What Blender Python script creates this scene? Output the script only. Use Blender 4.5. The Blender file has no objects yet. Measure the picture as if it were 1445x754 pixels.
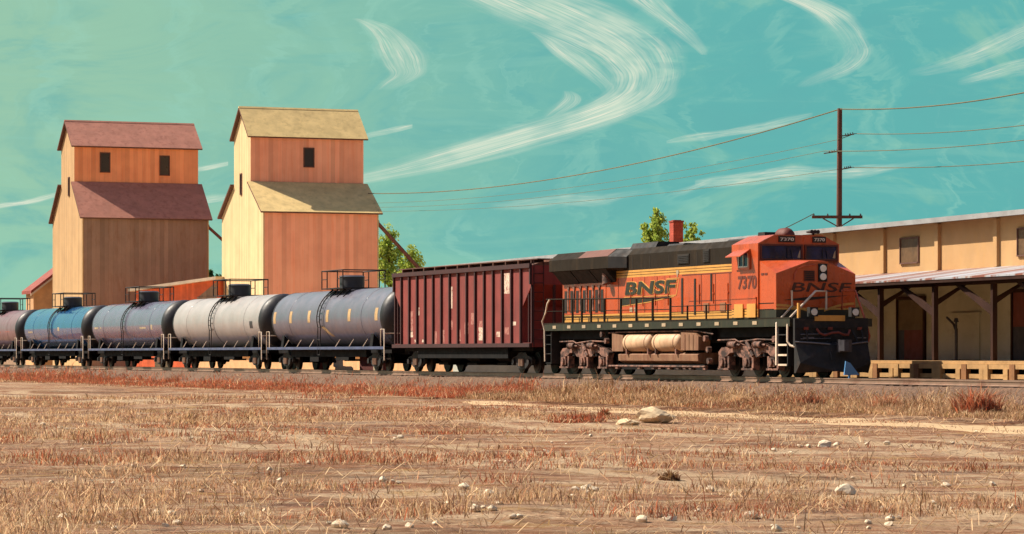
import bpy, bmesh, math, random
import numpy as np
from mathutils import Vector, Matrix

# ------------------------------------------------------------------ camera, sky, sun, exposure
SC = bpy.context.scene
COL = SC.collection
R = math.radians
SUN = Vector((-0.6525, 0.197, 0.731)).normalized()      # direction towards the sun

cam = bpy.data.cameras.new('camera')
cam.sensor_fit = 'HORIZONTAL'; cam.sensor_width = 36.0
cam.lens = 4300 / 1445 * 36
cam.shift_y = 123 / 1445
cam.clip_start = 0.5; cam.clip_end = 9000
camo = bpy.data.objects.new('camera', cam); COL.objects.link(camo)
camo.location = (0, 0, 0.79); camo.rotation_euler = (R(90), 0, 0)
SC.camera = camo
SC.view_settings.view_transform = 'Standard'; SC.view_settings.look = 'None'
SC.view_settings.exposure = 0.65; SC.view_settings.gamma = 1.0
SC.view_settings.use_curve_mapping = False
EXPF = 2 ** 0.65
SC.cycles.use_adaptive_sampling = True; SC.cycles.adaptive_threshold = 0.02; SC.cycles.max_bounces = 5; SC.cycles.diffuse_bounces = 3; SC.cycles.glossy_bounces = 2; SC.cycles.transmission_bounces = 3; SC.cycles.transparent_max_bounces = 4

sun = bpy.data.lights.new('sun', 'SUN'); sun.energy = 5.0; sun.angle = R(0.5); sun.color = (1.0, 0.88, 0.72)
suno = bpy.data.objects.new('sun', sun); COL.objects.link(suno)
suno.rotation_euler = SUN.to_track_quat('Z', 'Y').to_euler()
suno.location = (-60, 20, 60)


def srgb(*c):
    if len(c) == 1: c = c[0]
    out = []
    for v in c[:3]:
        v /= 255.0
        out.append(v / 12.92 if v <= 0.04045 else ((v + 0.055) / 1.055) ** 2.4)
    return tuple(out)


def gcol(k, *c): return tuple(v * k for v in srgb(c))


class NT:                                       # small node-tree helper
    def __init__(s, tree):
        s.t = tree; s.n = tree.nodes; s.l = tree.links

    def node(s, kind, **kw):
        n = s.n.new(kind)
        for k, v in kw.items(): setattr(n, k, v)
        return n

    def put(s, sock, v):
        if isinstance(v, bpy.types.NodeSocket): s.l.new(v, sock)
        elif v is not None:
            if sock.type == 'RGBA' and not isinstance(v, (int, float)) and len(v) == 3: v = (*v, 1)
            sock.default_value = v

    def math(s, op, a, b=None, c=None, clamp=False):
        n = s.node('ShaderNodeMath', operation=op, use_clamp=clamp)
        for i, v in enumerate((a, b, c)):
            if v is not None: s.put(n.inputs[i], v)
        return n.outputs[0]

    def mix(s, f, a, b, mode='MIX'):
        n = s.node('ShaderNodeMix', data_type='RGBA', blend_type=mode)
        s.put(n.inputs[0], f); s.put(n.inputs[6], a); s.put(n.inputs[7], b)
        return n.outputs[2]

    def ss(s, v, lo, hi, a=0.0, b=1.0):         # smoothstep
        n = s.node('ShaderNodeMapRange', interpolation_type='SMOOTHSTEP')
        s.put(n.inputs[0], v); s.put(n.inputs[1], lo); s.put(n.inputs[2], hi); s.put(n.inputs[3], a); s.put(n.inputs[4], b)
        return n.outputs[0]

    def xyz(s, x, y, z=0.0):
        n = s.node('ShaderNodeCombineXYZ')
        s.put(n.inputs[0], x); s.put(n.inputs[1], y); s.put(n.inputs[2], z)
        return n.outputs[0]

    def noise(s, vec, scale=1.0, detail=3.0, rough=0.5, dist=0.0):
        n = s.node('ShaderNodeTexNoise')
        s.put(n.inputs['Vector'], vec); s.put(n.inputs['Scale'], scale)
        s.put(n.inputs['Detail'], detail); s.put(n.inputs['Roughness'], rough); s.put(n.inputs['Distortion'], dist)
        return n.outputs[0]

    def mapping(s, vec, scale=(1, 1, 1), rot=(0, 0, 0), loc=(0, 0, 0)):
        n = s.node('ShaderNodeMapping')
        s.put(n.inputs[0], vec); n.inputs[1].default_value = loc; n.inputs[2].default_value = rot; n.inputs[3].default_value = scale
        return n.outputs[0]


def build_world():
    w = bpy.data.worlds.new('World'); SC.world = w; w.use_nodes = True
    T = NT(w.node_tree); T.n.clear()
    out = T.node('ShaderNodeOutputWorld'); bg = T.node('ShaderNodeBackground')
    bg.inputs[1].default_value = 0.1
    T.l.new(bg.outputs[0], out.inputs[0])
    sky = T.node('ShaderNodeTexSky', sky_type='NISHITA', sun_disc=False)
    sky.sun_elevation = math.asin(SUN.z); sky.sun_rotation = math.atan2(SUN.x, SUN.y)
    sky.air_density = 1.0; sky.dust_density = 1.5; sky.ozone_density = 1.0
    tc = T.node('ShaderNodeTexCoord'); sep = T.node('ShaderNodeSeparateXYZ')
    T.l.new(tc.outputs['Generated'], sep.inputs[0])
    dx, dy, dz = sep.outputs
    ysafe = T.math('MAXIMUM', dy, 0.02)
    # position on the sky measured in the unit of the picture, from directions only
    px = T.math('MULTIPLY_ADD', T.math('DIVIDE', dx, ysafe), 4300.0 / 1445, 0.5)
    py = T.math('MULTIPLY_ADD', T.math('DIVIDE', dz, ysafe), -4300.0 / 754, 500.0 / 754)
    k = 1.0 / (0.1 * EXPF)

    def c3(*rgb): return tuple(v * k for v in srgb(rgb))
    P = T.xyz(T.math('MULTIPLY', px, 1.92), py)
    # air: greener and paler to the left, bluer to the right
    base = T.mix(T.ss(px, 0.0, 0.80), c3(152, 199, 172), c3(99, 180, 176))
    base = T.mix(T.math('MULTIPLY', T.ss(py, 0.25, 0.55), T.ss(px, 0.75, 0.35, 0, 0.45)), base, c3(146, 208, 184))
    pw = T.mapping(P, (1.0, 2.2, 1.0), (0, 0, R(24)))
    m1 = T.noise(pw, 2.6, 5.0, 0.62, 1.4)
    pw2 = T.mapping(T.xyz(T.math('ADD', T.math('MULTIPLY', px, 1.92), T.math('MULTIPLY', m1, .35)), T.math('ADD', py, T.math('MULTIPLY', m1, .5))), (5.0, 1.8, 1.0), (0, 0, R(38)))
    m2 = T.noise(pw2, 2.2, 4.0, 0.6, 0.8)
    pw3 = T.mapping(P, (1.2, 11.0, 1.0), (0, 0, R(9)))
    m3 = T.noise(pw3, 2.4, 4.0, 0.6, 0.9)
    base = T.mix(T.ss(m1, 0.44, 0.68, 0, 0.6), base, c3(100, 176, 174))
    base = T.mix(T.ss(m1, 0.46, 0.30, 0, 0.42), base, c3(152, 204, 176))
    base = T.mix(T.ss(m2, 0.50, 0.72, 0, 0.34), base, c3(156, 212, 192))
    base = T.mix(T.ss(m3, 0.52, 0.74, 0, 0.22), base, c3(92, 176, 176))
    base = T.mix(T.ss(m3, 0.46, 0.30, 0, 0.22), base, c3(146, 204, 186))

    def curve(t, pts):
        n = T.node('ShaderNodeFloatCurve'); c = n.mapping.curves[0]
        c.points[0].location = pts[0]; c.points[1].location = pts[-1]
        for q in pts[1:-1]: c.points.new(*q)
        n.mapping.update(); T.put(n.inputs[1], t)
        return n.outputs[0]
    base0 = base
    strokes = [
        # along, [ (y or x px, centre px, half width px, strength) ], streak frequency
        ('y', [(-40, 640, 60, 0.52), (0, 742, 92, 0.72), (30, 812, 96, 0.81), (60, 872, 78, 0.86), (90, 905, 58, 0.94), (115, 912, 48, 1.00), (140, 892, 52, 1.00),
               (165, 835, 62, 1.00), (190, 752, 66, 0.94), (215, 665, 66, 0.86), (235, 592, 58, 0.81), (252, 515, 48, 0.72), (262, 470, 30, 0.39)], 3.2, 0),
        ('y', [(45, 752, 6, 0), (55, 772, 14, .6), (75, 800, 22, .7), (95, 826, 20, .62), (112, 846, 16, .5), (124, 858, 12, .2), (134, 858, 8, 0)], 2.6, 1),
        ('y', [(128, 800, 6, 0), (138, 806, 14, .5), (150, 796, 18, .5), (160, 782, 14, .35), (168, 772, 8, 0)], 2.6, 2),
        ('y', [(26, 505, 10, 0), (36, 530, 20, .55), (52, 549, 27, .5), (72, 563, 34, .52), (92, 572, 32, .5), (106, 574, 26, .4), (118, 556, 22, .2), (128, 540, 12, 0)], 2.6, 3),
        ('y', [(-30, 1070, 25, .7), (-5, 1120, 28, .8), (15, 1164, 28, .75), (35, 1190, 27, .6), (55, 1205, 22, .45), (75, 1212, 20, .4), (92, 1198, 22, .36), (105, 1172, 26, .3), (116, 1146, 18, .2), (124, 1130, 8, 0)], 3.0, 4),
        ('y', [(-30, 880, 30, .3), (0, 910, 30, .4), (25, 940, 22, .42), (48, 968, 17, .45), (68, 988, 10, .4), (78, 994, 5, 0)], 2.4, 5),
        ('x', [(1280, 104, 5, 0), (1320, 96, 9, .3), (1360, 84, 13, .45), (1400, 68, 17, .5), (1450, 46, 18, .5), (1520, 20, 18, .5)], 2.6, 6),
        ('x', [(1350, 117, 4, 0), (1380, 110, 8, .35), (1415, 100, 10, .5), (1450, 92, 11, .5), (1520, 78, 12, .5)], 2.6, 7),
        ('x', [(-30, 297, 4, .8), (0, 291, 4, .9), (40, 285, 4, .9), (78, 276, 4, .9), (110, 268, 4, .6)], 1.2, 8),
        ('x', [(250, 244, 3, .7), (285, 238, 4, .9), (322, 231, 3.5, .6)], 1.2, 9),
        ('x', [(270, 285, 6, .8), (300, 281, 6, .9), (330, 278, 5, .7)], 1.4, 10),
        ('x', [(500, 196, 3, .8), (525, 190, 4.0, .85), (555, 184, 4.4, .85), (582, 178, 3, .4)], 1.2, 11),
        ('x', [(940, 201, 2, 0), (985, 193, 6, .6), (1025, 188, 5, .45), (1075, 180, 7, .6), (1115, 170, 6, .5), (1148, 161, 3, 0)], 1.8, 12),
        ('x', [(980, 258, 4, 0), (1015, 256, 9, .5), (1060, 252, 9, .6), (1120, 244, 11, .6), (1165, 245, 9, .6), (1210, 243, 9, .65), (1255, 237, 6, .4), (1330, 226, 4, 0)], 2.0, 13),
        ('x', [(690, 292, 4, 0), (740, 289, 8, .32), (800, 282, 10, .4), (850, 281, 9, .35), (890, 274, 6, .2), (930, 268, 4, 0)], 2.2, 14),
        ('x', [(940, 276, 4, 0), (965, 270, 6, .28), (985, 263, 6, .3), (1005, 255, 4, 0)], 2.0, 15),
    ]
    brk = T.ss(T.noise(T.mapping(P, (5, 9, 1), (0, 0, R(20))), 1.0, 3.0, .6), .36, .56, .5, 1.0)
    white = c3(212, 228, 206)
    hot = c3(240, 236, 214)
    for axis, pts, freq, seed in strokes:
        a0, a1 = pts[0][0], pts[-1][0]
        U = 754.0 if axis == 'y' else 1445.0           # running coordinate
        V = 1445.0 if axis == 'y' else 754.0
        run, across = (py, px) if axis == 'y' else (px, py)
        t = T.math('DIVIDE', T.math('SUBTRACT', run, a0 / U), (a1 - a0) / U)
        tt = lambda q: (q[0] - a0) / (a1 - a0)
        off = 200.0                                    # keeps curve values inside 0..1
        cen = curve(t, [(tt(q), (q[1] + off) / (V + 2 * off)) for q in pts])
        wid = curve(t, [(tt(q), q[2] / 150.0) for q in pts])
        stg = curve(t, [(tt(q), q[3]) for q in pts])
        cen = T.math('MULTIPLY_ADD', cen, (V + 2 * off) / V, -off / V)
        d = T.math('DIVIDE', T.math('SUBTRACT', across, cen), T.math('MAXIMUM', T.math('MULTIPLY', wid, 150.0 / V), 0.0008))
        length = abs(a1 - a0) / 754.0
        sv = T.xyz(T.math('MULTIPLY', d, freq), T.math('MULTIPLY', t, 2.6 * length * 4), seed * 7.3)
        n1 = T.noise(sv, 1.0, 3.0, 0.68, 0.0)
        wob = T.math('MULTIPLY_ADD', T.noise(T.xyz(T.math('MULTIPLY', t, 20 * length), T.math('MULTIPLY', d, 1.6), seed * 3.1), 1.0, 2.0), 0.9, -0.45)
        ad = T.math('ABSOLUTE', T.math('ADD', d, wob))
        edge = T.ss(ad, 1.2, 0.40)
        inb = T.math('MULTIPLY', T.math('GREATER_THAN', t, 0.0), T.math('LESS_THAN', t, 1.0))
        inb = T.math('MULTIPLY', inb, T.math('GREATER_THAN', dy, 0.1))
        n2 = T.noise(T.xyz(T.math('MULTIPLY', d, freq * 5.5), T.math('MULTIPLY', t, 5.0 * length * 4), seed * 5.9), 1.0, 2.0, 0.7)
        st = T.math('MULTIPLY', T.ss(n1, 0.18, 0.52), T.ss(n2, 0.30, 0.56, 0.45, 1.0))
        st = T.math('MULTIPLY', st, brk)
        al = T.math('MULTIPLY', T.math('MULTIPLY', edge, st), T.math('MULTIPLY', inb, stg), clamp=True)
        base = T.mix(al, base, white)
        base = T.mix(T.math('MULTIPLY', al, T.math('MULTIPLY', T.ss(n1, 0.50, 0.64), T.ss(n2, 0.40, 0.62))), base, hot)
    fac = T.ss(dz, 0.16, 0.55)
    low = T.math('GREATER_THAN', dy, 0.05)
    # the cirrus only lies in one part of the sky: elsewhere its nodes need not be worked out
    inside = T.math('MULTIPLY', T.math('GREATER_THAN', dy, 0.9), T.math('MULTIPLY', T.math('LESS_THAN', T.math('ABSOLUTE', T.math('SUBTRACT', px, 0.5)), 0.62), T.math('MULTIPLY', T.math('GREATER_THAN', py, -0.075), T.math('LESS_THAN', py, 0.42))))
    bg2 = T.node('ShaderNodeBackground'); bg2.inputs[1].default_value = 0.1
    T.l.new(base, bg2.inputs[0])
    mxs = T.node('ShaderNodeMixShader'); T.l.new(inside, mxs.inputs[0]); T.l.new(bg.outputs[0], mxs.inputs[1]); T.l.new(bg2.outputs[0], mxs.inputs[2]); T.l.new(mxs.outputs[0], out.inputs[0])
    warmfill = T.mix(T.ss(dy, -0.4, 0.2), c3(142, 138, 124), base0)
    colr = T.mix(fac, warmfill, T.mix(1.0, sky.outputs[0], (.74, .76, .8), 'MULTIPLY'))
    T.l.new(colr, bg.inputs[0])


build_world()

# ------------------------------------------------------------------ object helpers


class MB:
    """collects shapes and links them as one mesh object"""

    def __init__(s): s.v = []; s.f = []; s.m = []; s.s = []

    def add(s, vs, fs, m=0, smooth=False):
        b = len(s.v); s.v += [tuple(q) for q in vs]
        for f in fs:
            s.f.append([b + i for i in f]); s.m.append(m); s.s.append(smooth)
        return s

    def box(s, x0, x1, y0, y1, z0, z1, m=0):
        vs = [(x, y, z) for z in (z0, z1) for y in (y0, y1) for x in (x0, x1)]
        return s.add(vs, [(0, 2, 3, 1), (4, 5, 7, 6), (0, 1, 5, 4), (2, 6, 7, 3), (0, 4, 6, 2), (1, 3, 7, 5)], m)

    def prism(s, prof, axis, t0, t1, m=0, mats=None, smooth=False):
        n = len(prof)
        def pt(a, b, t): return {'x': (t, a, b), 'y': (a, t, b), 'z': (a, b, t)}[axis]
        vs = [pt(a, b, t0) for a, b in prof] + [pt(a, b, t1) for a, b in prof]
        for i in range(n):
            j = (i + 1) % n
            s.add([vs[i], vs[j], vs[n + j], vs[n + i]], [(0, 1, 2, 3)], mats[i] if mats else m, smooth)
        s.add(vs[:n], [tuple(range(n))], m); s.add(vs[n:], [tuple(range(n))], m)
        return s

    def cyl(s, p0, p1, r0, r1=None, n=12, m=0, caps=True):
        p0 = Vector(p0); p1 = Vector(p1); r1 = r0 if r1 is None else r1
        a = (p1 - p0).normalized(); u = a.orthogonal().normalized(); w = a.cross(u)
        ring = [u * math.cos(2 * math.pi * i / n) + w * math.sin(2 * math.pi * i / n) for i in range(n)]
        A = [p0 + q * r0 for q in ring]; B = [p1 + q * r1 for q in ring]
        s.add(A + B, [(i, (i + 1) % n, n + (i + 1) % n, n + i) for i in range(n)], m, True)
        if caps:
            s.add(A, [tuple(range(n))], m); s.add(B, [tuple(range(n))], m)
        return s

    def tube(s, pts, r, n=6, m=0):
        pts = [Vector(p) for p in pts]; rings = []
        for i, p in enumerate(pts):
            a = (pts[min(i + 1, len(pts) - 1)] - pts[max(i - 1, 0)]).normalized()
            u = a.cross(Vector((0.13, 0.31, 0.94))).normalized(); w = a.cross(u)
            rings.append([p + (u * math.cos(2 * math.pi * k / n) + w * math.sin(2 * math.pi * k / n)) * r for k in range(n)])
        vs = [q for g in rings for q in g]
        fs = [(i * n + k, i * n + (k + 1) % n, (i + 1) * n + (k + 1) % n, (i + 1) * n + k) for i in range(len(pts) - 1) for k in range(n)]
        s.add(vs, fs, m, True)
        s.add(rings[0], [tuple(range(n))], m); s.add(rings[-1], [tuple(range(n))], m)
        return s

    def lathe(s, prof, cy, cz, n=40, m=0, mats=None):          # round the x axis
        rows = [[(x, cy + r * math.cos(2 * math.pi * k / n), cz + r * math.sin(2 * math.pi * k / n)) for k in range(n)] for x, r in prof]
        vs = [q for g in rows for q in g]
        b = len(s.v); s.v += vs
        for i in range(len(prof) - 1):
            for k in range(n):
                s.f.append([b + i * n + k, b + i * n + (k + 1) % n, b + (i + 1) * n + (k + 1) % n, b + (i + 1) * n + k])
                s.m.append(mats[i] if mats else m); s.s.append(True)
        s.add(rows[0], [tuple(range(n))], mats[0] if mats else m); s.add(rows[-1], [tuple(range(n))], mats[-1] if mats else m)
        return s

    def build(s, name, mats, parent=None, kind=None, normals=True):
        me = bpy.data.meshes.new(name); me.from_pydata(s.v, [], s.f)
        if not isinstance(mats, (list, tuple)): mats = [mats]
        for q in mats: me.materials.append(q)
        me.polygons.foreach_set('material_index', s.m)
        me.polygons.foreach_set('use_smooth', s.s)
        if normals:
            bm = bmesh.new(); bm.from_mesh(me); bmesh.ops.recalc_face_normals(bm, faces=bm.faces); bm.to_mesh(me); bm.free()
        me.update()
        o = bpy.data.objects.new(name, me); COL.objects.link(o)
        if parent: o.parent = parent
        if kind: o['kind'] = kind
        return o


def tag(o, label, cat, group=None):
    o['label'] = label; o['category'] = cat
    if group: o['group'] = group
    return o


def thing(name, label, cat, loc=(0, 0, 0), rz=0.0, group=None):
    o = bpy.data.objects.new(name, None); COL.objects.link(o)
    o.location = loc; o.rotation_euler = (0, 0, rz); o.empty_display_size = 0.3
    return tag(o, label, cat, group)


def copy_tree(o, parent=None):
    c = o.copy(); COL.objects.link(c)
    if parent: c.parent = parent
    for ch in list(o.children): copy_tree(ch, c)
    return c


def text_part(body, name, mat, parent, origin, ux, uy, height, width=None, bold=0.03, shear=0.0, depth=0.012):
    """lettering built as a thin raised mesh; origin = lower left corner, ux/uy = reading and up directions"""
    cu = bpy.data.curves.new(name, 'FONT'); cu.body = body; cu.size = 1.0; cu.offset = bold; cu.extrude = 0.01
    cu.resolution_u = 3
    o = bpy.data.objects.new(name, cu); COL.objects.link(o)
    bpy.context.view_layer.update()
    me = bpy.data.meshes.new_from_object(o.evaluated_get(bpy.context.evaluated_depsgraph_get()))
    bpy.data.objects.remove(o)
    co = np.empty(len(me.vertices) * 3); me.vertices.foreach_get('co', co); co = co.reshape(-1, 3)
    lo, hi = co.min(0), co.max(0)
    ux = Vector(ux).normalized(); uy = Vector(uy).normalized(); un = ux.cross(uy)
    sy = height / (hi[1] - lo[1]); sx = (width / (hi[0] - lo[0])) if width else sy
    out = []
    for p in co:
        a = (p[0] - lo[0]) * sx; b = (p[1] - lo[1]) * sy; d = depth if p[2] > 0 else 0.0
        q = Vector(origin) + ux * (a + shear * b) + uy * b + un * d
        out += [q.x, q.y, q.z]
    me.vertices.foreach_set('co', out); me.materials.clear(); me.materials.append(mat); me.update()
    t = bpy.data.objects.new(name, me); COL.objects.link(t); t.parent = parent
    return t


# ------------------------------------------------------------------ materials
def mat(name, col, rough=0.6, metal=0.0, var=0.14, scale=1.2, dirt=None, dirt_amt=0.35, streak=(2.5, 2.5, 0.25), dirt_lo=0.48, dirt_hi=0.72,
        bump=0.0, bscale=18.0, boards=None, board_w=0.2, board_dark=0.55, coat=0.0, col2=None, spec=0.5):
    m = bpy.data.materials.new(name); m.use_nodes = True
    T = NT(m.node_tree); bs = T.n['Principled BSDF']
    tc = T.node('ShaderNodeTexCoord'); oc = tc.outputs['Object']
    n1 = T.noise(oc, scale, 5.0, 0.6)
    c = T.mix(T.ss(n1, 0.3, 0.7), tuple(v * (1 - var) for v in col), tuple(min(1, v * (1 + var)) for v in (col2 or col)))
    hgt = None
    if boards:
        sep = T.node('ShaderNodeSeparateXYZ'); T.l.new(oc, sep.inputs[0])
        v = T.math('DIVIDE', sep.outputs['xyz'.index(boards)], board_w)
        fr = T.math('FRACT', v)
        line = T.math('MULTIPLY', T.ss(fr, 0.0, 0.10), T.ss(fr, 1.0, 0.93))
        wn = T.node('ShaderNodeTexWhiteNoise', noise_dimensions='1D'); T.l.new(T.math('FLOOR', v), wn.inputs['W'])
        tone = T.math('MULTIPLY_ADD', wn.outputs[0], 0.26, 0.87)
        c = T.mix(1.0, c, T.xyz(tone, tone, tone), 'MULTIPLY')
        c = T.mix(T.math('MULTIPLY', T.math('SUBTRACT', 1.0, line), 1 - board_dark), c, tuple(v * 0.35 for v in col))
        hgt = line
    if dirt:
        n2 = T.noise(T.mapping(oc, streak), 1.6, 6.0, 0.65)
        c = T.mix(T.ss(n2, dirt_lo, dirt_hi, 0, dirt_amt), c, dirt)
    T.l.new(c, bs.inputs['Base Color'])
    rn = T.noise(oc, scale * 3, 3.0)
    T.l.new(T.ss(rn, 0.3, 0.7, max(0.02, rough - 0.08), min(1, rough + 0.08)), bs.inputs['Roughness'])
    bs.inputs['Metallic'].default_value = metal
    bs.inputs['Specular IOR Level'].default_value = spec
    if coat: bs.inputs['Coat Weight'].default_value = coat; bs.inputs['Coat Roughness'].default_value = 0.08
    if bump or hgt is not None:
        b = T.node('ShaderNodeBump'); b.inputs['Strength'].default_value = bump or 0.3; b.inputs['Distance'].default_value = 0.02
        h = T.noise(oc, bscale, 4.0)
        if hgt is not None: h = T.math('MULTIPLY_ADD', h, 0.4, hgt)
        T.l.new(h, b.inputs['Height']); T.l.new(b.outputs[0], bs.inputs['Normal'])
    return m


DUST = srgb(150, 112, 84)
BLK = mat('black_grimy_steel', srgb(24, 23, 24), 0.75, dirt=srgb(96, 72, 58), dirt_amt=0.4, streak=(1.5, 1.5, 1.5), dirt_lo=.5, dirt_hi=.8)
BLKB = mat('dark_undergear', srgb(17, 17, 19), 0.85, dirt=srgb(38, 32, 28), dirt_amt=0.4, streak=(2, 2, 2), spec=.2)
STEEL = mat('worn_rail_steel', srgb(150, 122, 104), 0.45, 0.35, dirt=srgb(110, 62, 42), dirt_amt=.6, streak=(.6, .6, .6))
WHEEL = mat('wheel_steel', srgb(34, 30, 28), 0.5, 0.4, dirt=srgb(96, 66, 50), dirt_amt=.5, streak=(3, 3, 3))
TRUCKD = mat('dusty_truck_casting', srgb(140, 100, 84), 0.8, var=.25, scale=3, dirt=srgb(26, 21, 20), dirt_amt=.9, streak=(2.2, 2.2, 2.6), dirt_lo=.38, dirt_hi=.62)
ORANGE = mat('orange_loco_paint', srgb(188, 80, 38), 0.32, var=.07, dirt=srgb(112, 52, 34), dirt_amt=.5, streak=(1.4, 1.4, .22), coat=.15)
YELLOW = mat('yellow_stripe_paint', srgb(206, 150, 74), 0.4, var=.08, dirt=srgb(150, 100, 40), dirt_amt=.3)
OLIVE = mat('dark_olive_loco_paint', srgb(36, 29, 20), 0.8, var=.15, dirt=srgb(74, 58, 40), dirt_amt=.35, streak=(1.2, 1.2, .3), spec=.15)
DKGREEN = mat('dark_green_paint', srgb(38, 38, 26), 0.45, dirt=srgb(84, 72, 50), dirt_amt=.35)
SEAM = mat('panel_seam_dark', srgb(92, 38, 24), 0.6)
SEAMD = mat('door_gap_dark', srgb(36, 26, 20), 0.6)
GLASS = mat('dark_cab_glass', srgb(18, 34, 76), 0.15, spec=.3, var=.5, scale=2.5)
FRAME = mat('pale_aluminium_trim', srgb(205, 205, 200), 0.35, .3)
WHITEP = mat('pale_reflector', srgb(176, 156, 128), 0.5)
TANKAIR = mat('dusty_white_reservoir', srgb(206, 170, 134), 0.6, var=.12, dirt=srgb(150, 104, 72), dirt_amt=.6, streak=(2, 2, .6))
TANKBOX = mat('dusty_tan_fuel_tank', srgb(138, 102, 76), 0.65, var=.15, scale=2, dirt=srgb(116, 72, 50), dirt_amt=.7, streak=(3, 3, .35), dirt_lo=.45, dirt_hi=.62)
LAMP = mat('headlight_lens', srgb(225, 225, 220), 0.1, spec=.9)
RUSTRED = mat('red_brown_hose', srgb(120, 52, 38), 0.7)
RAILW = mat('worn_white_handrail', srgb(220, 200, 176), 0.5, dirt=srgb(150, 84, 56), dirt_amt=.5, streak=(2, 2, 1))
HOPRED = mat('weathered_boxcar_red', srgb(126, 52, 46), 0.7, var=.16, scale=1.0, dirt=srgb(92, 40, 38), dirt_amt=.6, streak=(1.6, 1.6, .16), bump=.15)
HOPRIB = mat('darker_rib_red', srgb(58, 25, 25), 0.75, dirt=srgb(40, 24, 24), dirt_amt=.5)
HOPROOF = mat('rusty_roof_steel', srgb(92, 58, 44), 0.8, var=.3, dirt=srgb(150, 100, 74), dirt_amt=.5, streak=(1, 1, 1))
STENCIL = mat('flaked_white_stencil', srgb(214, 190, 170), 0.7, var=.1, dirt=srgb(134, 58, 52), dirt_amt=1.0, streak=(9, 9, 5), dirt_lo=.52, dirt_hi=.60)
STENCIL2 = mat('worn_pale_chalk', srgb(170, 116, 104), 0.8, var=.1, dirt=srgb(134, 58, 52), dirt_amt=1.0, streak=(7, 7, 4), dirt_lo=.48, dirt_hi=.58)
CHROMEDARK = mat('dark_grey_dome', srgb(52, 54, 60), 0.45, dirt=srgb(30, 28, 28), dirt_amt=.4)
WALK = mat('blue_grey_running_board', srgb(84, 92, 126), 0.4, .2, var=.2, dirt=srgb(70, 78, 104), dirt_amt=.4, streak=(.8, 2, 2))
TANHEAD = mat('shade_dark_tank_head', srgb(30, 29, 34), 0.5, var=.2, dirt=srgb(62, 52, 50), dirt_amt=.5, streak=(1, 1.2, .5))  # shade on the car ends is put into this near-black colour
TANMARK = mat('tan_placard', srgb(186, 154, 108), 0.6, dirt=srgb(150, 110, 70), dirt_amt=.6, streak=(6, 6, 2))
CREAM = mat('cream_siding', srgb(184, 150, 106), 0.85, var=.07, scale=.5, dirt=srgb(150, 112, 76), dirt_amt=.4, streak=(3, 3, .18), boards='y', board_w=.32, board_dark=.8)
CREAM2 = mat('pale_cream_siding', srgb(212, 186, 140), 0.85, var=.07, scale=.5, dirt=srgb(176, 138, 96), dirt_amt=.4, streak=(3, 3, .18), boards='y', board_w=.32, board_dark=.8)
SALMON = mat('salmon_siding_with_bounce', srgb(252, 168, 134), 0.85, var=.12, scale=.35, dirt=srgb(240, 140, 100), dirt_amt=.6, streak=(2.2, 2.2, .12), boards='x', board_w=.36, board_dark=.88)  # elevator fronts: warm bounced light is put into this colour
SALMON1 = mat('orange_siding_with_bounce', srgb(250, 162, 112), 0.85, var=.12, scale=.35, dirt=srgb(236, 134, 80), dirt_amt=.6, streak=(2.2, 2.2, .12), boards='x', board_w=.36, board_dark=.85)  # left cupola front: orange of bounced light put into the colour
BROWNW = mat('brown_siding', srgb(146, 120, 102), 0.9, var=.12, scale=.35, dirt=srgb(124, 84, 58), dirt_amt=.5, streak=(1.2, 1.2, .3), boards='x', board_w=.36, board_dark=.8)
ROOFRED = mat('red_brown_shingle', srgb(176, 120, 102), 0.9, var=.12, scale=1.0, dirt=srgb(128, 76, 66), dirt_amt=.5, streak=(1.5, 1.5, 1.5), bump=.25, bscale=6)
ROOFKHA = mat('khaki_shingle', srgb(218, 190, 130), 0.9, var=.12, scale=1.0, dirt=srgb(160, 134, 88), dirt_amt=.4, streak=(1.5, 1.5, 1.5), bump=.25, bscale=6)
TRIMD = mat('dark_roof_trim', srgb(92, 60, 48), 0.8)
HOLE = mat('dark_window_opening', srgb(40, 34, 32), 0.35)
PIPE = mat('rusty_brown_spout', srgb(112, 66, 52), 0.7)
SHEDRED = mat('orange_red_shed_wall', srgb(214, 104, 66), 0.85, dirt=srgb(176, 78, 52), dirt_amt=.5, boards='x', board_w=.3, board_dark=.8)
SHEDROOF = mat('red_shed_roof', srgb(134, 62, 50), 0.8)
SHEDTAN = mat('tan_shed_wall', srgb(190, 146, 104), 0.85)
WHITEROOF = mat('whitish_metal_roof', srgb(196, 178, 156), 0.6, dirt=srgb(180, 150, 124), dirt_amt=.4)
WTAN = mat('tan_stucco_wall', srgb(182, 144, 98), 0.9, var=.08, scale=.6, dirt=srgb(190, 148, 90), dirt_amt=.45, streak=(1, 1, .4), bump=.2, bscale=9)
WOLIVE = mat('olive_tan_lower_wall', srgb(176, 180, 170), 0.9, var=.12, scale=.5, dirt=srgb(150, 150, 140), dirt_amt=.6, streak=(.5, .5, 1.4), bump=.15)
WFASCIA = mat('pale_grey_fascia', srgb(150, 150, 150), 0.6, dirt=srgb(120, 112, 110), dirt_amt=.5, streak=(.6, 2, 2))
SOFFIT = mat('brown_soffit', srgb(96,76,54), 0.9)
TIMBER = mat('dark_red_brown_timber', srgb(60, 42, 36), 0.95, spec=.1, var=.2, dirt=srgb(40, 30, 28), dirt_amt=.5)
PLANK = mat('weathered_platform_timber', srgb(176, 138, 90), 0.9, var=.15, scale=1.5, dirt=srgb(140, 106, 64), dirt_amt=.6, streak=(1, 3, 3), bump=.3)
PLANK2 = mat('brown_platform_post', srgb(140, 96, 58), 0.9, var=.18, scale=2, dirt=srgb(110, 74, 44), dirt_amt=.6, bump=.3)
DOORRED = mat('dull_red_door', srgb(106, 54, 50), 0.8, var=.15, dirt=srgb(90, 40, 36), dirt_amt=.5)
DOORBR = mat('brown_door', srgb(104, 92, 74), 0.85, var=.15)
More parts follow.
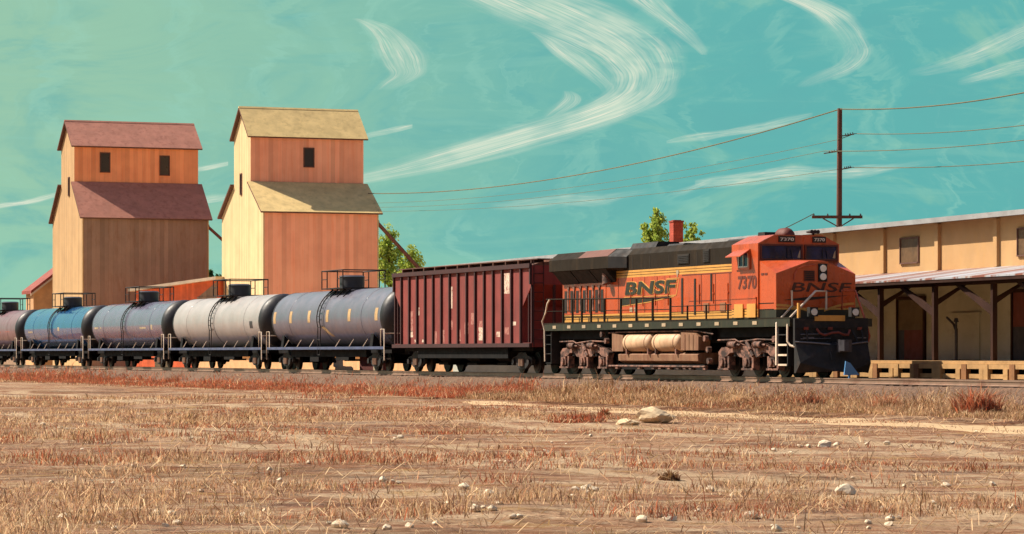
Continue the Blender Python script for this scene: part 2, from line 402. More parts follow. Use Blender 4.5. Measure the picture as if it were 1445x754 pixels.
NAVY = mat('dark_blue_grey_panel', srgb(52, 54, 64), 0.7)
BRICK = mat('red_brick_chimney', srgb(160, 68, 52), 0.9, var=.2, scale=4, boards='z', board_w=.12, board_dark=.7)
POLE = mat('brown_creosote_pole', srgb(104, 68, 56), 0.85, var=.15, dirt=srgb(66, 44, 38), dirt_amt=.5)
WIRE = mat('olive_brown_wire', srgb(96, 92, 62), 0.6)
INSUL = mat('grey_insulator', srgb(84, 84, 92), 0.3)
BARK = mat('tree_bark', srgb(96, 76, 54), 0.9, var=.25, scale=4)
ROCK = mat('pale_limestone', srgb(214, 188, 150), 0.9, var=.12, scale=4, dirt=srgb(160, 124, 90), dirt_amt=.55, streak=(3, 3, 3), bump=.5, bscale=9)
STONEM = mat('white_stone', srgb(214, 196, 168), 0.9, var=.15, scale=6, bump=.4, bscale=20)
BALLAST = mat('grey_brown_ballast', srgb(98, 74, 56), 0.95, var=.5, scale=9, dirt=srgb(112, 76, 54), dirt_amt=.6, streak=(1, 1, 1), bump=.9, bscale=14)
TIE = mat('creosoted_sleeper', srgb(84, 62, 48), 0.9, var=.25)
BLUESIGN = mat('blue_marker_paint', srgb(86, 140, 190), 0.5)


def corrugated():
    m = mat('rusty_corrugated_roof', srgb(205, 196, 184), 0.55, .15)
    T = NT(m.node_tree); bs = T.n['Principled BSDF']
    tc = T.node('ShaderNodeTexCoord'); oc = tc.outputs['Object']
    n = T.noise(T.mapping(oc, (.75, .03, .03)), 1.1, 4.0, .65)
    n2 = T.noise(T.mapping(oc, (2.6, .08, .08)), 1.1, 4.0, .65)
    c = T.mix(T.ss(n, .46, .53), srgb(176, 180, 186), srgb(140, 90, 76))
    c = T.mix(T.ss(n2, .54, .62, 0, .8), c, srgb(104, 52, 42))
    c = T.mix(T.ss(n2, .46, .38, 0, .7), c, srgb(182, 176, 168))
    T.l.new(c, bs.inputs['Base Color'])
    return m


CORR = corrugated()


def tank_paint(name, col, rough, coat, dirt, amt=.35, metal=0.0):
    return mat(name, col, rough, metal, var=.10, scale=.7, dirt=dirt, dirt_amt=amt, streak=(1.2, .5, .5), coat=coat)


def leaf_mat(name, a, b):
    m = bpy.data.materials.new(name); m.use_nodes = True
    T = NT(m.node_tree); bs = T.n['Principled BSDF']
    tc = T.node('ShaderNodeTexCoord')
    n = T.noise(tc.outputs['Object'], 1.1, 3.0)
    geo = T.node('ShaderNodeNewGeometry')
    c = T.mix(T.ss(n, .35, .65), a, b)
    v = T.math('MULTIPLY_ADD', geo.outputs['Random Per Island'], .5, .75)
    c = T.mix(1.0, c, T.xyz(v, v, v), 'MULTIPLY')
    T.l.new(c, bs.inputs['Base Color'])
    bs.inputs['Roughness'].default_value = .7
    bs.inputs['Transmission Weight'].default_value = 0
    tr = T.node('ShaderNodeBsdfTranslucent'); T.l.new(c, tr.inputs[0])
    mx = T.node('ShaderNodeMixShader'); mx.inputs[0].default_value = .55
    T.l.new(bs.outputs[0], mx.inputs[1]); T.l.new(tr.outputs[0], mx.inputs[2])
    T.l.new(mx.outputs[0], T.n['Material Output'].inputs[0])
    return m


LEAF = leaf_mat('yellow_green_leaves', (.31, .42, .06), (.45, .52, .11))
LEAFD = leaf_mat('dark_green_leaves', (.035, .09, .03), (.06, .13, .04))
GR = [leaf_mat('straw_grass', gcol(.96, 210, 166, 128), gcol(.86, 178, 130, 98)),
      leaf_mat('pale_grass', gcol(1.0, 236, 206, 164), gcol(.88, 214, 172, 128)),
      leaf_mat('rust_grass', gcol(.92, 200, 116, 80), gcol(.9, 166, 88, 60)),
      leaf_mat('brown_grass', gcol(.92, 140, 96, 62), gcol(.92, 112, 76, 52)),
      leaf_mat('olive_grass', gcol(.92, 160, 130, 86), gcol(.92, 130, 100, 68))]

# ------------------------------------------------------------------ track frame
SN, CS = 0.3624, 0.93202                       # the rails run away along (-SN, CS)
TX, TY = 9.378 + 1.55 * CS, 101.45 + 1.55 * SN  # centre of the track at the locomotive's front
TRZ = math.atan2(-CS, SN)                      # local +x points towards the front, local -y to the near side


def track_pt(s, lat=0.0, z=0.0): return (TX - SN * s + CS * lat, TY + CS * s + SN * lat, z)


def hash2(ix, iy, seed):
    h = (ix.astype(np.int64) * 374761393 + iy.astype(np.int64) * 668265263 + seed * 144665) & 0x7fffffff
    h = ((h ^ (h >> 13)) * 1274126177) & 0x7fffffff
    return ((h ^ (h >> 16)) & 0xffff) / 65535.0


def vnoise(x, y, seed=0):
    ix = np.floor(x); iy = np.floor(y); fx = x - ix; fy = y - iy
    fx = fx * fx * (3 - 2 * fx); fy = fy * fy * (3 - 2 * fy)
    a = hash2(ix, iy, seed); b = hash2(ix + 1, iy, seed); c = hash2(ix, iy + 1, seed); d = hash2(ix + 1, iy + 1, seed)
    return (a * (1 - fx) + b * fx) * (1 - fy) + (c * (1 - fx) + d * fx) * fy


def lateral(X, Y): return (X - TX) * CS + (Y - TY) * SN      # <0 on the camera's side


def along(X, Y): return -(X - TX) * SN + (Y - TY) * CS


def sstep(a, b, v):
    t = np.clip((v - a) / (b - a), 0, 1); return t * t * (3 - 2 * t)


PATH_LAT = -8.6                                # centre line of the dirt road, beside the track


def road_mid(s): return PATH_LAT + 1.0 * np.sin(s * 0.045 + 1.2) * 0.6 - 0.02 * np.clip(-s, 0, 60)


def height(X, Y):
    X = np.asarray(X, float); Y = np.asarray(Y, float)
    lat = lateral(X, Y); s = along(X, Y)
    z = -1.0 + 0.26 * sstep(-6.0, -3.0, lat)
    near = 1 - sstep(120, 260, np.hypot(X, Y))
    onpath = np.exp(-((lat - road_mid(s)) / 1.9) ** 2) * sstep(14, 6, s)
    rough = (1 - sstep(-3.6, -2.6, lat)) * near * (1 - 0.85 * onpath)
    z = z + rough * ((vnoise(X / 6.5, Y / 4.2, 1) - .5) * .20 + (vnoise(X / 2.1, Y / 1.6, 2) - .5) * .12 + (vnoise(X / .7, Y / .7, 3) - .5) * .045)
    z = z - 0.06 * onpath
    return z


# ------------------------------------------------------------------ ground, dirt road, track bed
def ground_material():
    m = bpy.data.materials.new('dry_field_earth'); m.use_nodes = True
    T = NT(m.node_tree); bs = T.n['Principled BSDF']; bs.inputs['Roughness'].default_value = .95
    bs.inputs['Specular IOR Level'].default_value = .1
    tc = T.node('ShaderNodeTexCoord'); oc = tc.outputs['Object']
    a = T.noise(T.mapping(oc, (.10, .32, .3), loc=(3, 1, 0)), 1.0, 5.0, .62, .6)
    b = T.noise(T.mapping(oc, (.22, .6, .3), loc=(13, 7, 0)), 1.0, 5.0, .65, .5)
    c = T.noise(T.mapping(oc, (.5, 1.1, .3), loc=(5, 27, 0)), 1.0, 5.0, .7, .4)
    g = T.noise(oc, 6.0, 7.0, .8)
    e = T.noise(T.mapping(oc, (.9, 1.6, 1), loc=(41, 9, 0)), 1.3, 7.0, .78)
    h = T.noise(T.mapping(oc, (.05, .20, .1), loc=(8, 3, 0)), 1.0, 4.0, .6, .8)
    col = T.mix(T.ss(a, .40, .60), gcol(.6, 194, 146, 114), gcol(.62, 216, 176, 140))
    col = T.mix(T.ss(h, .50, .62, 0, .7), col, gcol(.6, 142, 108, 78))
    col = T.mix(T.ss(b, .50, .60, 0, .75), col, gcol(.6, 164, 100, 66))
    col = T.mix(T.ss(c, .52, .62, 0, .75), col, gcol(.6, 128, 96, 82))
    col = T.mix(T.ss(b, .45, .37, 0, .8), col, gcol(.62, 236, 204, 168))
    col = T.mix(T.ss(c, .44, .36, 0, .6), col, gcol(.62, 204, 164, 104))
    col = T.mix(T.ss(e, .52, .62, 0, .65), col, gcol(.6, 140, 100, 74))
    col = T.mix(T.ss(e, .46, .38, 0, .5), col, gcol(.56, 240, 214, 178))
    # two pale wheel ruts running beside the track
    sp = T.node('ShaderNodeSeparateXYZ'); T.l.new(oc, sp.inputs[0])
    la = T.math('ADD', T.math('MULTIPLY', T.math('SUBTRACT', sp.outputs[0], TX), CS), T.math('MULTIPLY', T.math('SUBTRACT', sp.outputs[1], TY), SN))
    la = T.math('ADD', la, T.math('MULTIPLY', T.math('SUBTRACT', T.noise(T.mapping(oc, (.06, .06, .06)), 1.0, 2.0), .5), 5.0))
    for c0 in (-17.0, -18.8, -27.5, -29.3):
        rut = T.ss(T.math('ABSOLUTE', T.math('SUBTRACT', la, c0)), .55, .2, 0, .75)
        col = T.mix(rut, col, gcol(.62, 236, 204, 166))
    col = T.mix(T.ss(g, .52, .62, 0, .75), col, gcol(.6, 104, 72, 52))
    col = T.mix(T.ss(g, .45, .37, 0, .6), col, gcol(.58, 244, 222, 188))
    T.l.new(col, bs.inputs['Base Color'])
    bp = T.node('ShaderNodeBump'); bp.inputs['Strength'].default_value = .9; bp.inputs['Distance'].default_value = .10
    T.l.new(T.math('ADD', T.noise(oc, 3.0, 7.0, .7), T.math('MULTIPLY', g, .5)), bp.inputs['Height']); T.l.new(bp.outputs[0], bs.inputs['Normal'])
    return m


def grid_object(name, xs, ys, zf, mt, kind):
    X, Y = np.meshgrid(xs, ys); Z = zf(X, Y)
    nx, ny = len(xs), len(ys)
    co = np.stack([X, Y, Z], -1).reshape(-1, 3)
    i, j = np.meshgrid(np.arange(nx - 1), np.arange(ny - 1)); q = (j * nx + i).ravel()
    f = np.stack([q, q + 1, q + nx + 1, q + nx], -1)
    me = bpy.data.meshes.new(name); me.from_pydata(co.tolist(), [], f.tolist()); me.materials.append(mt)
    me.polygons.foreach_set('use_smooth', [True] * len(f)); me.update()
    o = bpy.data.objects.new(name, me); COL.objects.link(o); o['kind'] = kind
    return o


def steps(*seg):
    out = []
    for a, b, n in seg: out += list(np.linspace(a, b, n, endpoint=False))
    return np.array(out + [seg[-1][1]])


GROUND = ground_material()
gx = steps((-4000, -400, 8), (-400, -70, 16), (-70, 34, 250), (34, 120, 20), (120, 400, 10), (400, 4000, 8))
gy = steps((-300, 10, 12), (10, 125, 330), (125, 300, 170), (300, 600, 20), (600, 6000, 16))
ground = grid_object('ground', gx, gy, height, GROUND, 'structure')


def road_strip():
    ss_ = np.arange(-60, 13, .5); ws = np.linspace(-1.5, 1.5, 9)
    vs, fs = [], []
    for s in ss_:
        wscale = .55 + .45 * sstep(13, 2, s)
        for w in ws:
            lat = road_mid(s) + w * wscale + (vnoise(np.array([s / 1.7]), np.array([w * 3]), 9)[0] - .5) * .5 * (abs(w) > 1.2)
            x, y, _ = track_pt(s, lat); vs.append((x, y, float(height(x, y)) + .03 - .05 * (abs(w) > 1.45)))
    n = len(ws)
    for i in range(len(ss_) - 1):
        for k in range(n - 1): fs.append((i * n + k, i * n + k + 1, (i + 1) * n + k + 1, (i + 1) * n + k))
    b = MB(); b.add(vs, fs, 0, True)
    mt = mat('pale_packed_dirt', gcol(.62, 232, 196, 148), .95, var=.1, scale=.6, dirt=gcol(.5, 200, 152, 106), dirt_amt=.7, streak=(1.5, .5, 1), bump=.6, bscale=7)
    return b.build('dirt_road', mt, kind='structure')


road_strip()

# ballast bed: trapezoid with a slightly ragged foot
b = MB(); prof = [(-2.9, -.86), (-2.4, -.58), (-1.75, -.2), (1.75, -.2), (2.75, -.62), (3.4, -.95)]
rows = np.arange(-70, 190, 1.0); vs = []
rng = random.Random(4)
for s in rows:
    for k, (l, z) in enumerate(prof):
        vs.append(track_pt(s, l + rng.uniform(-.12, .12) * (k in (0, 1, 4, 5)), z + rng.uniform(-.03, .03)))
n = len(prof)
b.add(vs, [(i * n + k, i * n + k + 1, (i + 1) * n + k + 1, (i + 1) * n + k) for i in range(len(rows) - 1) for k in range(n - 1)])
b.build('track_bed', BALLAST, kind='structure')

# gravel yard beyond the track, made wide and pale to bounce light onto elevators
b = MB(); vs = []
for s in np.linspace(76, 175, 30):
    for l in np.linspace(4.5, 62, 14):
        vs.append(track_pt(s + rng.uniform(-.6, .6), l + rng.uniform(-.4, .4), -.715 + .0 * s))
b.add(vs, [(i * 14 + k, i * 14 + k + 1, (i + 1) * 14 + k + 1, (i + 1) * 14 + k) for i in range(29) for k in range(13)])
b.build('bounce_gravel_yard', mat('pale_bounce_gravel', srgb(216, 192, 158), .95, var=.08, scale=.4, dirt=srgb(200, 172, 134), dirt_amt=.5, streak=(.3, .3, 1)), kind='structure')

# the railway track itself
trk = thing('railway_track', 'single line of rusty steel rails on wooden sleepers under the train', 'railway track', track_pt(0, 0, 0), TRZ)
for sy in (-.755, .755):
    b = MB(); b.prism([(sy - .07, -.17), (sy + .07, -.17), (sy + .07, -.155), (sy + .012, -.13), (sy + .012, -.045), (sy + .036, -.035), (sy + .036, 0),
                       (sy - .036, 0), (sy - .036, -.035), (sy - .012, -.045), (sy - .012, -.13), (sy - .07, -.155)], 'x', -185, 66)
    b.build('rail', STEEL, trk)
b = MB(); b.box(-.12, .12, -1.3, 1.3, -.34, -.172)
tie0 = b.build('sleeper', TIE, trk)
for k in range(99):
    c = tie0.copy(); COL.objects.link(c); c.parent = trk; c.location = (25 - k * .6 + rng.uniform(-.04, .04), rng.uniform(-.05, .05), 0)
tie0.location = (25.6, 0, 0)
b = MB()
for k in range(240): b.box(-34.6 - k * .6 - .12, -34.6 - k * .6 + .12, -1.3, 1.3, -.34, -.172)
o = b.build('sleeper', TIE, trk); o['kind'] = 'stuff'

# ------------------------------------------------------------------ locomotive
def wheel_mb(x, y, r, out):
    """one wheel: tread, flange, dished plate and hub; out = -1 near side, +1 far side"""
    b = MB(); i = -out
    b.cyl((x, y + i * .07, r), (x, y + i * .10, r), r + .03, n=28)
    b.cyl((x, y - i * .05, r), (x, y + i * .07, r), r, n=28)
    b.cyl((x, y - i * .055, r), (x, y - i * .075, r), r * .82, r * .78, n=24)
    b.cyl((x, y - i * .075, r), (x, y - i * .12, r), .13, n=14)
    return b


def loco_truck(cx, parent):
    bolster = MB()
    bolster.box(cx - 2.3, cx + 2.3, -.62, .62, .55, .95); bolster.box(cx - .6, cx + .6, -.9, .9, .8, 1.15)
    t = bolster.build('truck', BLKB, parent)
    for sy in (-1, 1):
        y0 = sy * .98; y1 = sy * 1.22
        f = MB(); lo, hi = min(y0, y1), max(y0, y1)
        # cast side frame: long beam that rises over each axle box and dips between
        prof = [(-2.45, .86), (-2.2, 1.02), (-1.55, 1.06), (-1.3, 1.16), (-.8, 1.2), (-.45, 1.1), (.45, 1.1), (.8, 1.2), (1.3, 1.16), (1.55, 1.06), (2.2, 1.02),
                (2.45, .86), (2.38, .66), (1.75, .72), (1.5, .84), (1.05, .86), (.75, .70), (.35, .66), (-.35, .66), (-.75, .70), (-1.05, .86), (-1.5, .84), (-1.75, .72), (-2.38, .66)]
        f.prism([(cx + a, z) for a, z in prof], 'y', lo, hi)
        f.build('side_frame', TRUCKD, t)
        for ax in (-1.95, 0.0, 1.95):
            j = MB(); yo = sy * 1.3; yi = sy * 1.0
            j.prism([(cx + ax - .22, .36), (cx + ax + .22, .36), (cx + ax + .26, .5), (cx + ax + .2, .68), (cx + ax - .2, .68), (cx + ax - .26, .5)], 'y', min(yi, yo), max(yi, yo))
            j.cyl((cx + ax, yo, .53), (cx + ax, yo + sy * .06, .53), .14, n=12)
            # pedestal legs either side of the box, with a tie bar under it
            for q in (-1, 1):
                j.box(cx + ax + q * .36 - .07, cx + ax + q * .36 + .07, min(sy * 1.0, sy * 1.24), max(sy * 1.0, sy * 1.24), .3, .72)
            j.box(cx + ax - .45, cx + ax + .45, min(sy * 1.02, sy * 1.28), max(sy * 1.02, sy * 1.28), .24, .31)
            j.build('axle_box', TRUCKD, t)
        for ax in (-1.0, 1.0):
            s = MB()
            for q in (-.16, .16):
                for k in range(5): s.cyl((cx + ax + q, sy * 1.12, .72 + k * .055), (cx + ax + q, sy * 1.12, .75 + k * .055), .1, n=10)
                s.cyl((cx + ax + q, sy * 1.12, .70), (cx + ax + q, sy * 1.12, 1.0), .05, n=8)
            s.build('coil_spring', BLK, t)
            br = MB(); br.cyl((cx + ax - .28, sy * 1.3, 1.12), (cx + ax + .25, sy * 1.3, 1.12), .12, n=12)
            br.cyl((cx + ax + .25, sy * 1.3, 1.12), (cx + ax + .5, sy * 1.3, 1.1), .04, n=8)
            br.cyl((cx + ax - .3, sy * 1.3, 1.12), (cx + ax - .28, sy * 1.3, 1.12), .14, n=12)
            br.build('brake_cylinder', TRUCKD, t)
        d = MB(); d.cyl((cx + .5, sy * 1.28, .72), (cx + .05, sy * 1.28, 1.16), .06, n=8); d.cyl((cx + .3, sy * 1.28, .92), (cx + .02, sy * 1.28, 1.2), .085, n=8)
        d.tube([(cx - 2.3, sy * 1.3, 1.28), (cx - .9, sy * 1.3, 1.3), (cx - .6, sy * 1.3, 1.22), (cx + .9, sy * 1.3, 1.3), (cx + 2.3, sy * 1.3, 1.27)], .03)
        d.build('damper', TRUCKD, t)
        for ax in (-1.95, 0, 1.95): wheel_mb(cx + ax, sy * .76, .53, sy).build('wheel', WHEEL, t)
    a = MB()
    for ax in (-1.95, 0, 1.95): a.cyl((cx + ax, -.72, .53), (cx + ax, .72, .53), .1, n=10); a.box(cx + ax - .45, cx + ax + .35, -.5, .5, .3, .8)
    a.build('axle_and_motor', BLKB, t)
    return t


def build_locomotive():
    L = thing('locomotive', 'orange diesel freight locomotive with black and yellow striping at the head of the train', 'locomotive', track_pt(0), TRZ)
    # underframe and side sills
    b = MB(); b.box(-22.1, -.35, -1.0, 1.0, 1.2, 1.72); b.box(-21.4, -16.4, -1.25, 1.25, 1.38, 1.7); b.box(-6.4, -1.9, -1.25, 1.25, 1.38, 1.7)
    b.box(-15.9, -7.2, -1.2, 1.2, 1.3, 1.7)
    b.build('underframe', BLKB, L)
    b = MB(); b.box(-22.3, -.3, -1.55, 1.55, 1.72, 1.99, 0); b.box(-22.3, -.3, -1.56, -1.5, 1.985, 2.03, 1)
    b.build('deck_sill', [DKGREEN, OLIVE], L)
    for k in range(13):
        b = MB(); x = -21.2 + k * 1.52; b.box(x - .17, x + .17, -1.568, -1.55, 1.80, 1.92); b.build('reflector', WHITEP, L)
    # long hood: bands of paint are strips of one shell
    hw = .98
    left = [(-hw, 2.0), (-hw, 2.06), (-hw, 2.15), (-hw, 2.172), (-hw, 2.25), (-hw, 2.272), (-hw, 2.34), (-hw, 3.70), (-hw, 3.775), (-hw, 3.797), (-hw, 3.87), (-hw, 3.892), (-hw, 3.97), (-hw, 4.56), (-.76, 4.80)]
    mleft = [2, 1, 2, 1, 2, 1, 0, 1, 2, 1, 2, 1, 2, 2]
    prof = left + [(-y, z) for y, z in reversed(left)]
    mats = mleft + [2] + list(reversed(mleft)) + [2]
    b = MB(); b.prism(prof, 'x', -21.75, -4.85, 0, mats)
    for x in (-6.15, -7.35, -8.55, -11.3, -12.45, -13.6, -14.75, -16.1): b.box(x - .018, x + .018, -hw - .008, -hw, 2.36, 3.68, 3)
    for x in (-5.9, -8.9, -11.35, -13.1, -14.75, -16.1): b.box(x - .02, x + .02, -hw - .008, -hw, 3.99, 4.48, 4)
    b.box(-10.2, -4.9, -hw - .01, -hw, 3.655, 3.685, 3); b.box(-9.6, -4.9, -hw - .01, -hw, 2.70, 2.72, 3)
    hood = b.build('long_hood', [ORANGE, YELLOW, OLIVE, SEAM, SEAMD], L)
    for x in (-6.3, -7.5, -8.7, -11.45, -12.6, -13.75, -14.9):
        b = MB(); b.box(x - .05, x + .05, -hw - .04, -hw, 2.95, 3.0); b.box(x - .012, x + .012, -hw - .03, -hw, 2.6, 3.3); b.build('door_latch', ORANGE, hood)
    # tall dark gaps between equipment doors, and two lower cabinets
    for x, z0, z1, w in ((-10.19, 2.28, 3.56, .07), (-9.08, 2.22, 3.52, .07), (-7.69, 2.7, 3.66, .06)):
        b = MB(); b.box(x - w, x + w, -hw - .022, -hw + .01, z0, z1); b.build('door_gap', SEAMD, hood)
    for x in (-8.1, -6.7):
        b = MB(); b.box(x - .22, x + .22, -hw - .03, -hw, 2.3, 2.62); b.build('small_cabinet', mat('faded_olive_cabinet', srgb(140, 92, 60), .7), hood)
    for x0, x1, z0, z1 in ((-10.56, -9.57, 4.08, 4.5), (-8.35, -7.81, 4.08, 4.62)):
        b = MB(); b.box(x0, x1, -hw - .03, -.7, z0, z1 - .06, 0)
        nsl = int((z1 - z0 - .1) / .06)
        for k in range(nsl): b.box(x0 + .04, x1 - .04, -hw - .05, -hw - .03, z0 + .03 + k * .06, z0 + .055 + k * .06, 1)
        b.build('vent_grille', [SEAMD, BLK], L)
    for k, (x0, x1, z1) in enumerate(((-16.0, -13.6, 4.98), (-12.6, -11.2, 4.84), (-7.4, -5.6, 4.83))):
        b = MB(); b.prism([(-.55, 4.79), (.55, 4.79), (.42, z1 + .05), (-.42, z1 + .05)], 'x', x0, x1); b.build('exhaust_housing' if k == 0 else 'roof_hatch', BLK, L)
    # louvred cooling-air panel near the rear: pale posts with dark slots
    b = MB(); b.box(-21.7, -17.3, -hw - .02, -hw, 2.36, 3.52)
    p = b.build('louvre_panel', ORANGE, L)
    slot = MB()
    for x in (-21.35, -20.75, -20.15, -19.45, -18.85, -18.2, -17.65): slot.box(x - .13, x + .13, -hw - .032, -hw - .02, 2.42, 3.30)
    slot.build('louvre_slot', SEAMD, p)
    for x in (-21.05, -20.45, -19.8, -19.15, -18.5, -17.9):
        s = MB(); s.box(x - .05, x + .05, -hw - .06, -hw - .02, 2.5, 3.38); s.box(x - .09, x + .09, -hw - .065, -hw - .02, 3.36, 3.47); s.build('louvre_post', TRUCKD, p)
    # radiator wings
    b = MB(); w = 1.5
    pr = [(-w, 4.08), (-w, 4.52), (-1.12, 4.80), (1.12, 4.80), (w, 4.52), (w, 4.08), (.99, 3.98), (-.99, 3.98)]
    b.prism(pr, 'x', -21.9, -15.9, 0)
    # tapered front end of the wings
    vs = [(-15.9, y, z) for y, z in pr] + [(-15.15, y * .7, 3.98 + (z - 3.98) * .95) for y, z in pr]
    b.add(vs, [(i, (i + 1) % 8, 8 + (i + 1) % 8, 8 + i) for i in range(8)] + [tuple(range(8, 16))], 1)
    rad = b.build('radiator', [OLIVE, BLK], L)
    b = MB(); b.add([(-18.9, -1.5, 4.535), (-15.95, -1.5, 4.535), (-15.95, -1.125, 4.815), (-18.9, -1.125, 4.815)], [(0, 1, 2, 3)])
    b.add([(-18.9, -1.125, 4.815), (-15.95, -1.125, 4.815), (-15.95, 1.1, 4.815), (-18.9, 1.1, 4.815)], [(0, 1, 2, 3)])
    b.build('rust_coloured_top_panel', mat('rusty_orange_roof_panel', srgb(104, 56, 38), .6, dirt=srgb(110, 62, 44), dirt_amt=.5), rad)
    for x0, x1 in ((-21.7, -19.9), (-19.8, -18.0), (-17.9, -16.3)):
        b = MB(); b.add([(x0, -1.44, 4.06), (x1, -1.44, 4.06), (x1, -1.0, 3.56), (x0, -1.0, 3.56), (x0, -.98, 4.06), (x1, -.98, 4.06)], [(0, 1, 2, 3), (0, 3, 4), (1, 5, 2), (0, 4, 5, 1)])
        b.build('intake_screen', BLK, rad)
    b = MB(); b.cyl((-16.9, -1.2, 3.95), (-16.8, -1.15, 3.5), .12, .2, n=10); b.build('drain_funnel', TRUCKD, rad)
    # cab
    cw = 1.55
    cp = [(-cw, 2.0), (-cw, 2.06), (-cw, 2.15), (-cw, 2.172), (-cw, 2.25), (-cw, 2.272), (-cw, 2.34), (-cw, 4.58), (-.92, 4.88)]
    cm = [2, 1, 2, 1, 2, 1, 0, 0]
    prof = cp + [(-y, z) for y, z in reversed(cp)]
    b = MB(); b.prism(prof, 'x', -4.8, -2.72, 0, cm + [0] + list(reversed(cm)) + [2])
    b.box(-2.715, -2.70, -1.56, -1.50, 4.05, 4.58, 0)
    cab = b.build('cab', [ORANGE, YELLOW, DKGREEN], L)
    # side window with awning
    b = MB(); x0, x1, z0, z1 = -4.42, -3.3, 3.70, 4.40; y = -cw
    b.box(x0, x0 + .2, y - .05, y, z0, z1); b.box(x1 - .12, x1, y - .05, y, z0, z1); b.box(x0 + .2, x1 - .12, y - .05, y, z1 - .14, z1); b.box(x0 + .2, x1 - .12, y - .05, y, z0, z0 + .08)
    w = b.build('side_window', ORANGE, cab)
    b = MB(); b.box(x0 + .2, x1 - .12, y - .012, y, z0 + .08, z1 - .14); b.build('pane', GLASS, w)
    b = MB()
    for xx in (x0 + .22, (x0 + x1) / 2 + .02, x1 - .17): b.box(xx, xx + .04, y - .045, y - .01, z0 + .08, z1 - .14)
    b.box(x0 + .2, x1 - .12, y - .045, y - .012, z0 + .08, z0 + .12); b.build('sash', FRAME, w)
    b = MB(); b.add([(x0 + .02, y - .02, z1), (x1 - .0, y - .02, z1), (x1 + .06, y - .42, z1 - .24), (x0 - .02, y - .42, z1 - .24), (x0 + .02, y - .02, z1 - .03), (x1, y - .02, z1 - .03), (x1 + .06, y - .42, z1 - .27), (x0 - .02, y - .42, z1 - .27)],
                    [(0, 1, 2, 3), (4, 7, 6, 5), (3, 2, 6, 7), (0, 3, 7, 4), (1, 5, 6, 2), (0, 4, 5, 1)]); b.build('awning', ORANGE, w)
    # windscreens
    for ya, yb in ((-1.42, .08), (.27, 1.43)):
        b = MB(); x = -2.72; z0, z1 = 4.06, 4.50
        b.box(x, x + .05, ya - .06, yb + .06, z0 - .06, z0); b.box(x, x + .05, ya - .06, yb + .06, z1, z1 + .05); b.box(x, x + .05, ya - .06, ya, z0, z1); b.box(x, x + .05, yb, yb + .06, z0, z1)
        w = b.build('windscreen', SEAM, cab)
        b = MB(); b.box(x, x + .02, ya, yb, z0, z1); b.build('pane', GLASS, w)
        b = MB(); yy = yb - .35; b.tube([(x + .05, yy, z0), (x + .045, yy - .05, z0 + .3)], .012); b.box(x + .03, x + .045, yy - .2, yy - .18, z0 + .02, z0 + .34); b.build('wiper', BLK, w)
        b = MB(); b.add([(x + .022, yb - .14, z0 + .04), (x + .022, yb - .03, z0 + .03), (x + .022, yb - .03, z1 - .12), (x + .022, yb - .09, z0 + .2)], [(0, 1, 2, 3)])
        b.build('sun_blind', WHITEP, w)
    # number boards in the brow
    for ya, yb in ((-.78, -.16), (.52, 1.02)):
        b = MB(); b.box(-2.72, -2.67, ya, yb, 4.62, 4.83); nb = b.build('number_board', SEAMD, cab)
        text_part('7370', 'number', FRAME, nb, (-2.67, ya + .05, 4.67), (0, 1, 0), (0, 0, 1), .11, yb - ya - .1, .02)
    b = MB(); b.lathe([(-3.75, .02), (-3.7, .2), (-3.5, .28), (-3.1, .28), (-2.9, .2), (-2.85, .02)], -.25, 4.86, 20); b.build('antenna_dome', SEAM, cab)
    b = MB(); b.prism([(-4.5, 4.86), (-3.9, 4.86), (-3.95, 5.02), (-4.45, 5.02)], 'y', -.7, -.25); b.build('air_conditioner', BLK, cab)
    b = MB(); b.cyl((-3.3, .85, 4.85), (-3.3, .85, 5.0), .04, n=8)
    for k in (-1, 0, 1): b.cyl((-3.55, .85 + k * .12, 5.02), (-3.15, .85 + k * .12, 5.02), .03, .07, n=8)
    b.build('horn', BLK, cab)
    text_part('7370', 'road_number', SEAM, cab, (-4.3, -cw, 3.02), (1, 0, 0), (0, 0, 1), .47, 1.5, .035, .04)
    b = MB()
    for x in (-2.55, -2.28): b.box(x, x + .2, -1.515, -1.49, 3.48, 3.55)
    b.build('small_number_mark', SEAM, cab)
    b = MB(); b.box(-4.75, -2.82, -cw - .03, -cw, 2.36, 2.72, 0); b.box(-4.75, -2.82, -cw - .05, -cw, 2.70, 2.75, 0); b.build('side_cabinet', ORANGE, cab)
    for x in (-4.15, -3.14):
        b = MB(); b.box(x - .34, x + .34, -cw - .06, -cw - .03, 2.05, 2.52); b.build('yellow_panel', YELLOW, cab)
    # nose
    b = MB(); nx = -1.42
    bk = [(-2.72, -1.5, 1.99), (-2.72, -1.5, 2.3), (-2.72, -1.5, 3.99), (-2.72, -.3, 4.04), (-2.72, .3, 4.04), (-2.72, 1.5, 3.99), (-2.72, 1.5, 2.3), (-2.72, 1.5, 1.99)]
    fr = [(nx, -1.5, 1.99), (nx, -1.5, 2.3), (nx, -1.5, 3.52), (nx, -.25, 3.95), (nx, .35, 3.95), (nx, 1.5, 3.52), (nx, 1.5, 2.3), (nx, 1.5, 1.99)]
    ms = [2, 0, 0, 0, 0, 0, 2]
    for i in range(7): b.add([bk[i], bk[i + 1], fr[i + 1], fr[i]], [(0, 1, 2, 3)], ms[i])
    b.add([fr[1], fr[2], fr[3], fr[4], fr[5], fr[6]], [(0, 1, 2, 3, 4, 5)], 0); b.add([fr[0], fr[1], fr[6], fr[7]], [(0, 1, 2, 3)], 2)
    b.box(nx, nx + .01, -1.5, 1.5, 2.3, 2.36, 1)
    nose = b.build('nose', [ORANGE, YELLOW, DKGREEN], L)
    b = MB(); b.box(nx, nx + .06, .08, .40, 3.25, 3.86)
    hb = b.build('headlight_housing', BLK, nose)
